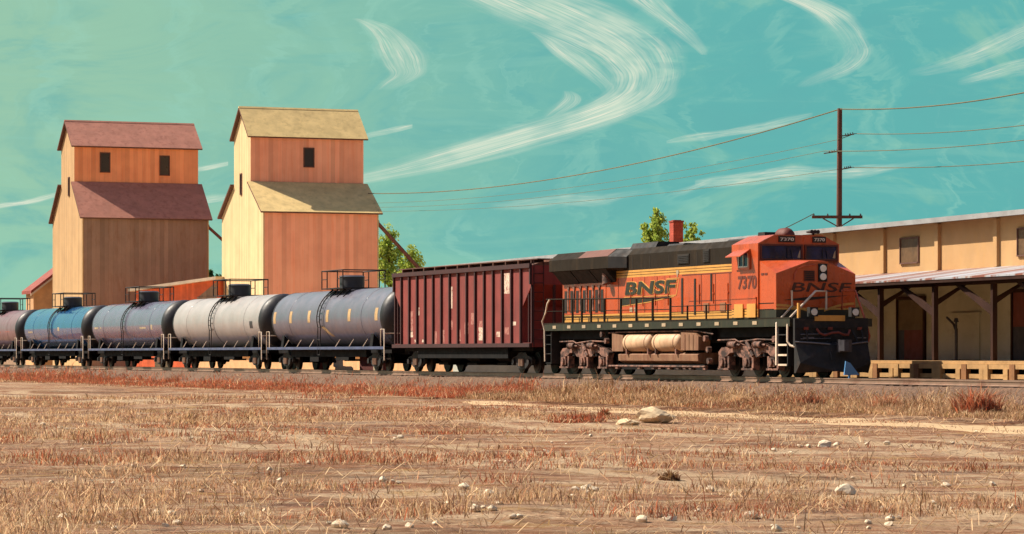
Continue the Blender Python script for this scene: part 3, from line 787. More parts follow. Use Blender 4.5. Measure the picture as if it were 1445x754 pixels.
    for z in (3.70, 3.42):
        b = MB(); b.cyl((nx + .05, .24, z), (nx + .1, .24, z), .125, .115, n=16); b.build('headlight', LAMP, hb)
    b = MB(); b.box(nx, nx + .03, -.46, -.06, 3.26, 3.62, 0)
    for k in range(5): b.box(nx + .03, nx + .045, -.42, -.1, 3.30 + k * .065, 3.33 + k * .065, 1)
    b.build('bell_grille', [SEAM, BLK], nose)
    b = MB(); b.tube([(nx + .03, -.85, 3.3), (nx + .03, -.82, 3.5), (nx + .03, -.7, 3.68), (nx + .03, -.5, 3.76), (nx + .03, -.06, 3.82)], .025); b.build('grab_arc', ORANGE, nose)
    text_part('BNSF', 'nose_lettering', mat('faded_dark_brown_lettering', srgb(70, 36, 24), .6), nose, (nx, -.95, 2.90), (0, 1, 0), (0, 0, 1), .32, 2.2, .012, .35)
    b = MB(); b.add([(nx + .012, -1.25, 2.62), (nx + .012, -.4, 2.72), (nx + .012, 1.3, 2.80), (nx + .012, -.4, 2.60)], [(0, 1, 2, 3)]); b.build('nose_swoosh', SEAMD, nose)
    # orange and yellow swoops low on the nose
    for h in (lambda t: (-1.5 + 1.15 * t, 2.46 - .17 * t * t), lambda t: (.3 + 1.15 * t, 2.28 + .24 * math.sin(t * 1.6))):
        b = MB()
        for k in range(10):
            (ya, za), (yb, zb) = h(k / 10), h((k + 1) / 10); b.add([(nx + .014, ya, za - .05), (nx + .014, yb, zb - .05), (nx + .014, yb, zb + .03), (nx + .014, ya, za + .03)], [(0, 1, 2, 3)])
        b.build('yellow_swoop', YELLOW, nose)
    # side lettering in a yellow outlined slanting frame with a wedge below
    y = -hw
    text_part('BNSF', 'side_lettering', DKGREEN, hood, (-15.42, y - .014, 3.04), (1, 0, 0), (0, 0, 1), .49, 4.55, .03, .34, .014)
    text_part('BNSF', 'lettering_outline', YELLOW, hood, (-15.45, y, 3.02), (1, 0, 0), (0, 0, 1), .53, 4.62, .055, .34, .012)
    b = MB()
    def para(x0, x1, z0, z1, sh): return [(x0, y - .012, z0), (x1, y - .012, z0), (x1 + sh, y - .012, z1), (x0 + sh, y - .012, z1)]
    b.add(para(-15.55, -10.72, 2.94, 2.968, .01), [(0, 1, 2, 3)]); b.add(para(-10.75, -10.71, 2.94, 3.58, .28), [(0, 1, 2, 3)]); b.add(para(-11.6, -10.44, 3.56, 3.59, .01), [(0, 1, 2, 3)])
    b.build('lettering_frame', YELLOW, hood)
    b = MB(); b.add([(-15.85, y - .013, 2.90), (-15.85, y - .013, 2.64), (-13.2, y - .013, 2.76), (-10.9, y - .013, 2.935), (-13.4, y - .013, 2.87)], [(0, 1, 2, 3, 4)], 0)
    b.add([(-15.85, y - .011, 2.62), (-15.85, y - .011, 2.60), (-13.2, y - .011, 2.725), (-10.9, y - .011, 2.90), (-10.9, y - .011, 2.93), (-13.2, y - .011, 2.755)], [(0, 1, 2, 5), (2, 3, 4, 5)], 1)
    b.build('wedge_stripe', [DKGREEN, YELLOW], hood)
    for x in (-15.0, -14.55):
        b = MB(); b.box(x, x + .26, y - .015, y, 2.40, 2.56); b.build('white_notice', WHITEP, hood)
    for x, z in ((-10.7, 3.72), (-5.5, 4.05)):
        b = MB(); b.box(x, x + .2, y - .02, y, z, z + .14); b.box(x + .06, x + .13, y - .02, y, z - .1, z); b.build('white_notice', WHITEP, hood)
    # side railing
    zt = 2.98
    b = MB(); b.tube([(-22.2, -1.5, zt)] + [(x, -1.5, zt - .012 * (x + 22)) for x in np.linspace(-21, -10.1, 12)], .025)
    b.tube([(-22.2, -1.5, 2.5), (-10.1, -1.5, 2.42)], .016)
    b.tube([(x, -1.5, 2.52) for x in np.linspace(-10.1, -1.6, 6)], .016); b.tube([(x, -1.5, 2.31) for x in np.linspace(-10.1, -1.6, 6)], .014)
    rail = b.build('handrail', OLIVE, L)
    for x in (-20.4, -19.44, -18.5, -17.57, -16.24, -14.66, -13.19, -11.69, -10.1):
        b = MB(); b.box(x - .045, x + .045, -1.53, -1.47, 1.95, 2.97 - .012 * (x + 22)); b.build('stanchion', OLIVE, rail)
    for x in (-5.2, -7.0, -8.6):
        b = MB(); b.box(x - .025, x + .025, -1.53, -1.48, 1.95, 2.54); b.build('stanchion', OLIVE, rail)
    b = MB(); b.tube([(-22.2, 1.5, zt), (-10, 1.5, 2.8), (-4.8, 1.5, 2.8)], .025); rr = b.build('handrail', OLIVE, L)
    for x in (-20.4, -17.5, -14.6, -11.7, -8.8, -5.9):
        b = MB(); b.cyl((x, 1.5, 1.95), (x, 1.5, 2.85), .03, n=8); b.build('stanchion', OLIVE, rr)
    # rear steps and the pale bent grab rail
    b = MB(); b.tube([(-21.85, -1.5, 2.97), (-22.05, -1.52, 2.8), (-22.2, -1.53, 2.45), (-22.5, -1.56, 2.1), (-22.3, -1.54, 1.75), (-22.28, -1.53, .5)], .035); b.build('rear_grab_rail', RAILW, L)
    b = MB()
    for z in (.45, .82, 1.2, 1.56): b.box(-22.25, -21.7, -1.5, -1.1, z - .03, z)
    b.box(-21.72, -21.68, -1.5, -1.1, .4, 1.72); b.box(-22.27, -22.24, -1.5, -1.1, .4, 1.72); b.build('rear_steps', BLK, L)
    b = MB(); b.cyl((-22.3, 0, .95), (-22.9, 0, .95), .12, n=8); b.box(-23.1, -22.8, -.16, .16, .8, 1.1); b.box(-22.36, -22.28, -1.5, 1.5, .9, 1.72); b.build('rear_coupler', BLK, L)
    # fuel tank, reservoirs
    b = MB()
    b.prism([(-1.30, .84), (-1.42, .77), (-1.40, .55), (-1.1, .42), (1.1, .42), (1.40, .55), (1.42, .77), (1.30, .84)], 'x', -15.1, -7.9, 0)
    b.box(-14.9, -8.1, -.85, .85, .84, 1.5, 1); b.box(-15.4, -7.6, -1.3, 1.3, .22, .42, 1)
    ft = b.build('fuel_tank', [TANKBOX, BLKB], L)
    b = MB(); b.prism([(-15.6, .9), (-14.55, .9), (-14.55, 1.5), (-15.6, 1.58)], 'y', -1.46, -1.0); b.build('filter_box', TANKBOX, ft)
    b = MB(); b.prism([(-9.25, .93), (-7.75, .93), (-7.75, 1.42), (-8.0, 1.55), (-9.25, 1.58)], 'y', -1.47, -1.0)
    for x in (-8.9, -8.55, -8.2): b.box(x, x + .03, -1.49, -1.46, .95, 1.5)
    b.build('filter_box', TANKBOX, ft)
    for x0, x1 in ((-14.45, -12.0), (-11.75, -9.4)):
        b = MB(); b.lathe([(x0, .05), (x0 + .02, .22), (x0 + .14, .335), (x1 - .14, .335), (x1 - .02, .22), (x1, .05)], -1.25, 1.22, 24)
        rv = b.build('air_reservoir', TANKAIR, L)
        b = MB()
        for q in (x0 + .3, x1 - .36): b.lathe([(q, .342), (q + .07, .342)], -1.25, 1.22, 24)
        b.build('strap', TANKBOX, rv)
    b = MB()
    for x in (-14.2, -12.2, -11.5, -9.7): b.box(x, x + .09, -1.5, -1.2, .78, 1.0)
    b.tube([(-16.0, -1.42, 1.6), (-15.0, -1.42, 1.62), (-12, -1.43, 1.63), (-8, -1.42, 1.62), (-6.6, -1.4, 1.5)], .03)
    b.tube([(-15.9, -1.45, .34), (-7.2, -1.45, .34)], .04)
    b.build('pipework', TRUCKD, L)
    for x in (-15.3, -13.2, -11.9, -11.3, -10.5, -9.7, -9.1, -8.6, -7.4):
        b = MB(); b.box(x, x + .22, -1.46, -1.35, .24, .38); b.build('pipe_clip', TRUCKD, L)
    for x, z in ((-16.6, 1.55), (-16.2, 1.3), (-7.2, 1.35), (-6.95, .95), (-6.9, .55), (-1.65, 1.3)):
        b = MB(); b.cyl((x, -1.35, z), (x, -1.5, z), .11, n=12); b.build('valve', TRUCKD, L)
    for cx in (-4.15, -18.95): loco_truck(cx, L)
    # front platform, pilot, plough, coupler
    b = MB(); b.box(-1.42, -.12, -1.3, 1.3, 1.72, 2.0, 0); b.box(-.14, -.02, -1.5, 1.25, 1.05, 1.98, 0); b.box(-.02, .02, -1.45, 1.22, 1.66, 1.72, 0)
    b.build('front_platform', [BLK], L)
    b = MB(); b.box(-.02, .012, -.77, .36, 1.90, 2.09); b.build('yellow_end_sill', YELLOW, L)
    b = MB()
    for z, q in ((.45, .0), (.78, .0), (1.12, 0), (1.46, 0)): b.box(-1.2, -.55, -1.52, -1.05, z - .035, z)
    b.box(-1.24, -1.2, -1.52, -1.0, .4, 1.72); b.box(-.55, -.5, -1.52, -1.0, .4, 1.72)
    b.build('front_steps', BLK, L)
    for z in (.45, .78, 1.12):
        b = MB(); b.box(-1.2, -.55, -1.54, -1.5, z - .05, z + .012); b.build('step_nosing', RAILW, L)
    b = MB()
    for e in (-1.5, 1.22):
        sy = 1 if e > 0 else -1
        b.add([(0, e, 1.18), (.42, sy * .34, 1.10), (.62, sy * .26, .22), (.05, e, .16), (.3, e * .97, .5), (-.06, e, 1.18), (-.06, e, .16)],
              [(0, 1, 4), (1, 2, 4), (4, 2, 3), (0, 4, 3), (5, 0, 3, 6)], 0)
    b.add([(.42, -.34, 1.10), (.42, .34, 1.10), (.62, .26, .22), (.62, -.26, .22)], [(0, 1, 2, 3)], 0)
    b.add([(0, -1.5, 1.18), (0, 1.22, 1.18), (.42, .34, 1.10), (.42, -.34, 1.10)], [(0, 1, 2, 3)], 0)
    b.box(.28, .34, -1.25, -.75, .52, .56); b.box(.3, .36, .7, 1.1, .52, .56)
    b.build('plough', BLK, L)
    b = MB()
    edge = mat('grey_steel_and_highlight', srgb(110, 108, 112), .5, .3)
    for e in (-1.5, 1.22): b = MB(); b.tube([(.0, e, 1.2), (.25, e * .63, 1.17), (.42, e * .27, 1.12)], .03); b.build('plough_edge_highlight', edge, L)  # grey tube paints in the highlight along the plough's upper edge
    b = MB(); b.box(0, .55, -.13, .13, .95, 1.2); b.prism([(-.2, .86), (.24, .86), (.24, 1.28), (-.2, 1.28)], 'x', .5, .72); b.prism([(.66, -.22), (1.0, -.18), (1.02, -.02), (.84, .02), (.8, .2), (.66, .22)], 'z', .9, 1.26)
    b.build('coupler', mat('dark_cast_coupler', srgb(74, 72, 78), .5, .4, dirt=srgb(40, 36, 36), dirt_amt=.5, streak=(4, 4, 4)), L)
    b = MB(); b.tube([(.05, -.72, 1.64), (.14, -.66, 1.5), (.2, -.5, 1.42), (.22, -.25, 1.5), (.22, 0, 1.52), (.22, .2, 1.44), (.16, .4, 1.44), (.08, .5, 1.6)], .04, n=8); b.build('air_hose', RUSTRED, L)
    for pts in ([(.05, .6, 1.6), (.2, .7, 1.3), (.24, .75, .9)], [(.05, -.35, 1.2), (.5, -.42, .8), (.55, -.4, .6)], [(.03, -1.1, 1.62), (.12, -1.12, 1.45), (.14, -1.1, 1.25)], [(.03, .95, 1.62), (.12, .97, 1.45), (.14, .95, 1.25)]):
        b = MB(); b.tube(pts, .035, n=8); b.build('brake_hose', BLK, L)
    for yy in (-.8, .75):
        b = MB(); b.box(-.2, .02, yy - .15, yy + .15, 2.05, 2.36); h = b.build('ditch_light', BLK, L)
        b = MB(); b.cyl((.02, yy, 2.2), (.05, yy, 2.2), .115, n=16); b.build('lens', LAMP, h)
    b = MB(); b.box(-.3, -.2, -1.28, -1.2, 1.72, 2.5); b.build('yellow_corner_post', YELLOW, L)
    b = MB(); b.box(-.2, -.13, -1.42, -1.38, 1.45, 1.75); b.tube([(-.1, -1.46, 1.46), (-.1, -1.22, 1.5), (-.1, -1.16, 1.78), (-.1, -1.4, 1.74), (-.1, -1.46, 1.46)], .03); b.build('uncoupling_lever', YELLOW, L)
    for z in (1.30, 1.45):
        b = MB(); b.tube([(.03, -1.3, z), (.05, -.2, z + .02)], .018); b.build('uncoupling_rod', edge, L)
    for yy in (-1.1, -.2, .9):
        b = MB(); b.box(-.02, .05, yy - .08, yy + .08, 1.6, 1.7); b.cyl((.05, yy, 1.65), (.08, yy, 1.65), .05, n=10); b.build('hose_bracket', RUSTRED, L)
    for yy in (-1.0, .95):
        b = MB(); b.box(-.02, .03, yy - .2, yy + .2, 1.32, 1.36); b.build('toe_step', edge, L)
    # front hand rails
    for pts, mt in (([(-1.15, .25, 2.3), (-1.15, .25, 2.92), (-1.15, -.15, 2.92), (-.55, -1.46, 1.96), (-.48, -1.54, 1.75), (-.48, -1.54, 1.22), (-.35, -1.5, 1.08), (-.1, -1.4, 1.02)], RAILW),
                    ([(-1.36, -.95, 2.94), (-1.3, -.95, 2.42), (-1.3, -1.54, 1.84), (-1.3, -1.55, .42)], RAILW),
                    ([(-1.15, .85, 2.3), (-1.15, .85, 2.95), (-1.15, 1.35, 2.95), (-.5, 1.42, 1.85), (-.4, 1.5, 1.4), (-.4, 1.45, 1.2)], ORANGE)):
        b = MB(); b.tube(pts, .04, n=8); b.build('front_grab_rail', mt, L)
    return L


build_locomotive()


# ------------------------------------------------------------------ freight trucks shared by all cars
def freight_truck(cx, parent):
    b = MB(); b.box(cx - .25, cx + .25, -1.0, 1.0, .42, .72); b.box(cx - .5, cx + .5, -.35, .35, .68, .95)
    for ax in (-.86, .86): b.cyl((cx + ax, -.95, .44), (cx + ax, .95, .44), .08, n=8)
    t = b.build('bogie', BLKB, parent)
    for sy in (-1, 1):
        lo, hi = sorted((sy * .98, sy * 1.14))
        f = MB()
        f.prism([(cx + a, z) for a, z in [(-1.12, .56), (-1.05, .66), (-.6, .72), (-.4, .86), (.4, .86), (.6, .72), (1.05, .66), (1.12, .56), (1.05, .36), (.7, .36), (.5, .26), (.34, .2), (-.34, .2), (-.5, .26), (-.7, .36), (-1.05, .36)]], 'y', lo, hi)
        for ax in (-.86, .86):
            f.cyl((cx + ax, sy * 1.12, .47), (cx + ax, sy * 1.24, .47), .13, n=10)
        f.build('side_frame', BLK, t)
        s = MB()
        for q in (-.17, 0, .17): s.cyl((cx + q, sy * 1.17, .3), (cx + q, sy * 1.17, .6), .075, n=8)
        s.build('coil_spring', STEEL, t)
        for ax in (-.86, .86): wheel_mb(cx + ax, sy * .76, .44, sy).build('wheel', WHEEL, t)
    return t


# ------------------------------------------------------------------ covered hopper
def build_hopper():
    H = thing('hopper_car', 'weathered dark red ribbed covered hopper car coupled behind the locomotive', 'freight car', track_pt(32.33), TRZ)
    h = 8.55; y = 1.5; zb, zt = 1.2, 4.40
    prof = [(-h, zt), (-h, 3.62), (-h + 1.05, 2.72), (-h + 1.05, zb), (h - 1.05, zb), (h - 1.05, 2.72), (h, 3.62), (h, zt)]
    b = MB()
    b.prism(prof, 'y', -y, y, 0)
    body = b.build('body', HOPRED, H)
    n = 17
    for k in range(n):
        x = -h + .06 + k * (2 * h - .12) / (n - 1)
        z0 = zb if abs(x) < h - 1.0 else (3.62 - (h - abs(x)) / 1.05 * .9 + .06)
        for sy in (-1, 1):
            b = MB(); lo, hi = sorted((sy * (y), sy * (y + .09))); b.box(x - .055, x + .055, lo, hi, z0, zt); b.build('rib', HOPRIB, body)
    b = MB()
    for sy in (-1, 1):
        lo, hi = sorted((sy * y, sy * (y + .12))); b.box(-h, h, lo, hi, zt - .1, zt + .08); b.box(-h, h, lo, hi, zb - .12, zb + .04)
    b.build('side_chord', HOPRIB, body)
    # roof, hatches, running boards
    b = MB(); b.prism([(-y, zt), (-1.1, zt + .14), (0, zt + .17), (1.1, zt + .14), (y, zt)], 'x', -h, h); b.build('roof', HOPROOF, H)
    for k in range(5):
        x = -6.6 + k * 3.3
        b = MB(); b.box(x - 1.25, x + 1.25, -.32, .32, zt + .15, zt + .27); b.box(x - .04, x + .04, -.38, .38, zt + .27, zt + .30)
        hatch = b.build('hatch', WHITEROOF if k == 2 else HOPROOF, H)  # middle hatch: sunlight on it is put into a paler colour
        if k == 2: hatch['label'] = 'roof hatch with sunlight painted in as a pale colour'
    b = MB()
    for sy in (-1, 1):
        lo, hi = sorted((sy * .75, sy * 1.3)); b.box(-h - .1, h + .1, lo, hi, zt + .24, zt + .28)
        for k in range(12): b.box(-h + .5 + k * 1.45, -h + .58 + k * 1.45, lo, hi, zt + .02, zt + .24)
    b.build('running_board', HOPROOF, H)
    # ends: slope sheets, corner posts, ladders, platforms
    for sx in (-1, 1):
        b = MB(); lo, hi = sorted((sx * (h - 1.05), sx * h))
        b.box(lo, hi, -y, y, zb - .12, zb + .06, 0)
        for yy in (-y + .04, y - .04, -.5, .5): b.box(sx * (h - .06) - .05, sx * (h - .06) + .05, yy - .05, yy + .05, zb, 3.66, 1)
        for yy in (-y + .04, y - .04): b.box(sx * (h - .42) - .03, sx * (h - .42) + .03, yy - .03, yy + .03, zb, 3.35, 1)
        b.build('end_frame', [HOPRED, HOPRIB], H)
        b = MB()
        for k in range(8): b.tube([(sx * (h + .02), -1.42, 1.4 + k * .38), (sx * (h + .02), -1.0, 1.4 + k * .38)], .018)
        for yy in (-1.42, -1.0): b.tube([(sx * (h + .02), yy, 1.1), (sx * (h + .02), yy, 4.6)], .02)
        b.build('ladder', HOPRIB, H)
        b = MB(); b.box(sx * h, sx * h + sx * .55 if sx > 0 else sx * h, -.2, .2, .8, 1.0) if sx > 0 else b.box(-h - .55, -h, -.2, .2, .8, 1.0)
        b.build('coupler', BLK, H)
    b = MB(); b.box(-h, h, -.35, .35, .85, 1.1); b.box(-h + .6, -h + 3.4, -1.2, 1.2, .92, 1.1); b.box(h - 3.4, h - .6, -1.2, 1.2, .92, 1.1); b.build('centre_sill', BLKB, H)
    for k in range(3):
        x = -3.6 + k * 3.6
        b = MB(); vs = [(x - 1.7, -1.4, 1.12), (x + 1.7, -1.4, 1.12), (x + 1.7, 1.4, 1.12), (x - 1.7, 1.4, 1.12), (x - .5, -.7, .42), (x + .5, -.7, .42), (x + .5, .7, .42), (x - .5, .7, .42)]
        b.add(vs, [(0, 1, 5, 4), (1, 2, 6, 5), (2, 3, 7, 6), (3, 0, 4, 7), (4, 5, 6, 7)]); b.box(x - .6, x + .6, -.9, .9, .32, .42); b.build('discharge_bay', BLKB, H)
    b = MB(); b.box(-5.6, 5.6, -1.4, -1.3, .62, 1.1); b.box(-5.6, 5.6, 1.3, 1.4, .62, 1.1); b.build('side_skirt', BLKB, H)
    # flaked stencils and chalk marks on the side panels
    yy = -y - .006
    for x, z, w, hh, mt in ((-1.05, 3.25, .5, .95, STENCIL), (5.75, 3.72, .6, .85, STENCIL), (-5.3, 2.7, .42, .34, STENCIL), (-6.25, 2.25, .6, .95, STENCIL2), (-6.2, 1.7, .5, .3, STENCIL),
                            (2.75, 1.65, .62, .55, STENCIL), (2.75, 2.05, .5, .3, STENCIL2), (5.75, 1.75, .5, .3, STENCIL2), (4.75, 1.62, .4, .22, STENCIL), (-1.05, 2.05, .6, .4, STENCIL2), (.95, 1.9, .5, .5, STENCIL2),
                            (-2.1, 1.55, .6, .6, STENCIL2), (-3.1, 1.5, .6, .6, STENCIL2), (1.7, 2.3, .4, .5, STENCIL2), (6.55, 2.05, .5, .16, STENCIL), (-4.5, 1.38, .5, .12, STENCIL), (-5.5, 1.38, .5, .12, STENCIL), (0.0, 1.6, .5, .5, STENCIL2)):
        b = MB(); b.add([(x - w / 2, yy, z - hh / 2), (x + w / 2, yy, z - hh / 2), (x + w / 2, yy, z + hh / 2), (x - w / 2, yy, z + hh / 2)], [(0, 1, 2, 3)]); b.build('stencil_patch', mt, H)
    for cx in (-6.55, 6.55): freight_truck(cx, H)
    return H


build_hopper()


# ------------------------------------------------------------------ tank cars
def build_tank_car():
    Tn = thing('tank_car', '', 'tank car', (0, 0, 0), TRZ, 'tank cars in the train')
    h = 8.75; r = 1.43; zc = 2.54
    b = MB(); b.lathe([(-h, r), (h, r)], 0, zc, 64)
    shell = b.build('tank_shell', CREAM, Tn)
    for q in (-5.8, 0, 5.8):
        b = MB(); b.lathe([(q - .03, r), (q - .03, r + .008), (q + .03, r + .008), (q + .03, r)], 0, zc, 64); b.build('weld_band', CHROMEDARK if q == 0 else CREAM, Tn)
    for sx in (-1, 1):
        p = [(sx * (h + .72 * math.sin(a)), max(.01, r * math.cos(a) + .004)) for a in np.linspace(0, math.pi / 2, 9)]
        b = MB(); b.lathe([(sx * (h - .12), r + .012)] + p, 0, zc, 48); b.build('tank_head', TANHEAD, Tn)
    # manway housing on a platform with a railing
    b = MB(); b.cyl((0.15, 0, zc + r - .1), (0.15, 0, zc + r + .62), .62, n=22); b.cyl((.15, 0, zc + r + .62), (.15, 0, zc + r + .70), .68, .5, n=22)
    dome = b.build('manway_housing', CHROMEDARK, Tn)
    b = MB()
    for sy in (-1, 1):
        lo, hi = sorted((sy * .5, sy * 1.1)); b.box(-1.35, 2.0, lo, hi, zc + r + .02, zc + r + .07)
        for x in (-1.2, -.3, .8, 1.8): b.tube([(x, sy * .55, zc + r + .03), (x, sy * 1.0, zc + 1.05)], .03)
    b.box(-1.35, -.7, -.5, .5, zc + r + .02, zc + r + .07); b.box(1.2, 2.0, -.5, .5, zc + r + .02, zc + r + .07)
    pl = b.build('platform', BLK, Tn)
    b = MB()
    for sy in (-1, 1):
        for x in (-1.35, -.5, 1.15, 2.0): b.tube([(x, sy * 1.08, zc + r), (x, sy * 1.08, zc + r + .92)], .032)
        b.tube([(-1.35, sy * 1.08, zc + r + .92), (2.0, sy * 1.08, zc + r + .92)], .032); b.tube([(-1.35, sy * 1.08, zc + r + .5), (-.5, sy * 1.08, zc + r + .5)], .02); b.tube([(1.15, sy * 1.08, zc + r + .5), (2, sy * 1.08, zc + r + .5)], .02)
    for x in (-1.35, 2.0): b.tube([(x, -1.08, zc + r + .92), (x, 1.08, zc + r + .92)], .032)
    b.build('platform_railing', BLK, Tn)
    # ladder following the curve of the shell
    b = MB()
    arc = [(-1.0 * math.sin(a) * (r + .12), zc + math.cos(a) * (r + .12)) for a in np.linspace(.45, 1.85, 9)] + [(-1.5, 1.5), (-1.5, .75)]
    for x in (-.72, -.30): b.tube([(x, yy, zz) for yy, zz in arc], .028)
    for yy, zz in arc: b.tube([(-.72, yy, zz), (-.30, yy, zz)], .018)
    b.build('ladder', BLK, Tn)
    # running board along the sill, end platforms, stub sills, bolsters
    b = MB()
    for sy in (-1, 1):
        lo, hi = sorted((sy * 1.28, sy * 1.52)); b.box(-h - .65, h + .65, lo, hi, 1.02, 1.15)
    b.build('running_board', WALK, Tn)
    for sx in (-1, 1):
        b = MB(); lo, hi = sorted((sx * (h - 2.6), sx * (h + .95)))
        b.box(lo, hi, -.36, .36, .78, 1.12); lo, hi = sorted((sx * (h + .3), sx * (h + .75))); b.box(lo, hi, -1.5, 1.5, 1.0, 1.14)
        b.prism([(-1.4, 1.02), (1.4, 1.02), (1.3, 1.75), (.9, 1.3), (-.9, 1.3), (-1.3, 1.75)], 'x', sx * (h - 1.6) - .2, sx * (h - 1.6) + .2)
        b.build('bolster', BLKB, Tn)
        b = MB(); x = sx * (h + .7)
        b.tube([(x, -1.5, .5), (x, -1.5, 1.95), (x - sx * .5, -1.5, 1.95), (x - sx * .5, -1.5, 1.12)], .03); b.tube([(x, 1.5, .5), (x, 1.5, 1.95), (x - sx * .5, 1.5, 1.95), (x - sx * .5, 1.5, 1.12)], .03)
        b.tube([(x, -1.5, 1.75), (x, 1.5, 1.75)], .025); b.build('end_handrail', RAILW, Tn)
        b = MB(); lo, hi = sorted((sx * (h + .9), sx * (h + 1.25))); b.box(lo, hi, -.16, .16, .72, 1.02); b.build('coupler', BLK, Tn)
        freight_truck(sx * (h - 1.6), Tn)
        b = MB()
        for k in range(3): b.tube([(sx * (2.1 + k * 2.1), -1.5, 1.12), (sx * (2.1 + k * 2.1) + .32, -1.36, 1.5)], .022)
        b.build('brace_rod', RAILW, Tn)
        b = MB(); b.cyl((sx * 5.2, -.9, .85), (sx * 4.4, -.9, .85), .16, n=10); b.tube([(sx * 5.5, -.8, .72), (sx * 1.0, -.8, .66)], .025); b.build('brake_gear', BLKB, Tn)
    b = MB(); b.box(-6.0, 6.0, -1.22, 1.22, .66, 1.015); b.box(-h - .3, h + .3, -1.0, 1.0, .84, 1.0); b.box(-2.6, -1.2, -1.3, -.9, .42, .66); b.box(1.4, 3.4, -1.25, -.95, .5, .66); b.build('underframe', BLKB, Tn)
    b = MB(); b.cyl((.15, 0, .5), (.15, 0, 1.2), .16, n=12); b.box(-.15, .45, -.3, .3, .45, .55); b.build('outlet_valve', BLKB, Tn)
    return Tn


def shell_mark(car, x, a0, a1, w, mt, name, lean=0.0):
    """painted mark lying on the near side of the shell; angles down from the top"""
    r, zc = 1.436, 2.54; k = 6; vs = []
    for i in range(k + 1):
        a = R(a0 + (a1 - a0) * i / k); xx = x + lean * i / k
        vs += [(xx - w / 2, -r * math.sin(a), zc + r * math.cos(a)), (xx + w / 2, -r * math.sin(a), zc + r * math.cos(a))]
    b = MB(); b.add(vs, [(2 * i, 2 * i + 1, 2 * i + 3, 2 * i + 2) for i in range(k)]); return b.build(name, mt, car)


paints = [tank_paint('grey_lavender_tank_paint', srgb(100, 99, 112), .38, .15, srgb(110, 96, 100), .5),
          tank_paint('silver_white_tank_paint', srgb(158, 153, 150), .42, .1, srgb(160, 140, 132), .5),
          tank_paint('glossy_lavender_grey_paint', srgb(104, 100, 120), .28, .35, srgb(112, 100, 108), .3),
          tank_paint('glossy_blue_tank_paint', srgb(34, 86, 134), .2, .5, srgb(30, 74, 116), .4),
          tank_paint('dull_mauve_tank_paint', srgb(122, 90, 96), .4, .2, srgb(130, 92, 98), .5)]
labels = ['grey tank car with six upright tan marks, next to the red hopper car',
          'silver white tank car with a small dark square on its flank, below the right elevator',
          'glossy lavender grey tank car between the blue and the silver white tank car',
          'glossy blue tank car below the left elevator',
          'dull mauve tank car behind the blue one, last of the train in view']
centres = [51.75, 71.6, 91.6, 112.0, 132.4]
proto = build_tank_car(); cars = [proto] + [copy_tree(proto) for _ in range(4)]
for car, s, lb, pt in zip(cars, centres, labels, paints):
    car.location = track_pt(s); car['label'] = lb
    for ch in car.children:
        if ch.name.split('.')[0] in ('tank_shell', 'weld_band') and ch.material_slots[0].material != CHROMEDARK:
            ch.material_slots[0].link = 'OBJECT'; ch.material_slots[0].material = pt
for x in (-8.3, -5.5, -2.4, .55, 4.0, 8.05): shell_mark(cars[0], x, 73, 97, .42, TANMARK, 'tan_mark')
shell_mark(cars[0], -.25, 106, 128, .5, TANMARK, 'tan_placard', 1.0)
shell_mark(cars[1], 7.2, 90, 105, .55, CHROMEDARK, 'dark_square')
for x, w, a0, a1 in ((-7.6, 1.0, 92, 96), (-6.4, .3, 92, 96), (4.2, 1.5, 95, 99), (6.3, .4, 90, 102)): shell_mark(cars[2], x, a0, a1, w, WHITEP, 'white_stencil')
for x, w, a0, a1 in ((-6.8, 1.4, 97, 101), (2.0, .5, 88, 98)): shell_mark(cars[3], x, a0, a1, w, WHITEP, 'white_stencil')
for x, w, a0, a1 in ((3.0, 1.4, 94, 98), (6.0, 1.4, 94, 97)): shell_mark(cars[4], x, a0, a1, w, STENCIL2, 'pale_stencil')

# blue triangular marker on the track just ahead of the plough
t = thing('track_marker', 'small blue triangular marker standing on the track before the plough', 'marker', track_pt(-1.2, -.1), TRZ)
b = MB(); b.prism([(-.2, .1), (.36, .1), (.02, .5), (-.14, .56)], 'x', -.03, .03); b.build('plate', BLUESIGN, t)
b = MB(); b.box(-.03, .03, -.03, .03, -.2, .12); b.build('stake', BLUESIGN, t)

# ------------------------------------------------------------------ grain elevators
ERZ = math.atan2(SN, CS)                       # local +x along the front, +y to the back


def windowed(parent, x0, x1, z0, z1, axis, pos, trim, name='window'):
    """an opening with a raised surround and a dark pane; axis 'y' = on the front (y = pos), 'x' = on the end wall"""
    fr = MB(); pn = MB(); t = .09
    def bx(b, a0, a1, c0, c1, d0, d1):
        if axis == 'y': b.box(a0, a1, pos - d1, pos - d0, c0, c1)
        else: b.box(pos - d1, pos - d0, a0, a1, c0, c1)
    bx(fr, x0 - t, x0, z0 - t, z1 + t, 0, .07); bx(fr, x1, x1 + t, z0 - t, z1 + t, 0, .07); bx(fr, x0, x1, z1, z1 + t, 0, .07); bx(fr, x0, x1, z0 - t, z0, 0, .1)
    w = fr.build(name, trim, parent)
    bx(pn, x0, x1, z0, z1, 0, .02); pn.build('pane', HOLE, w)
    return w


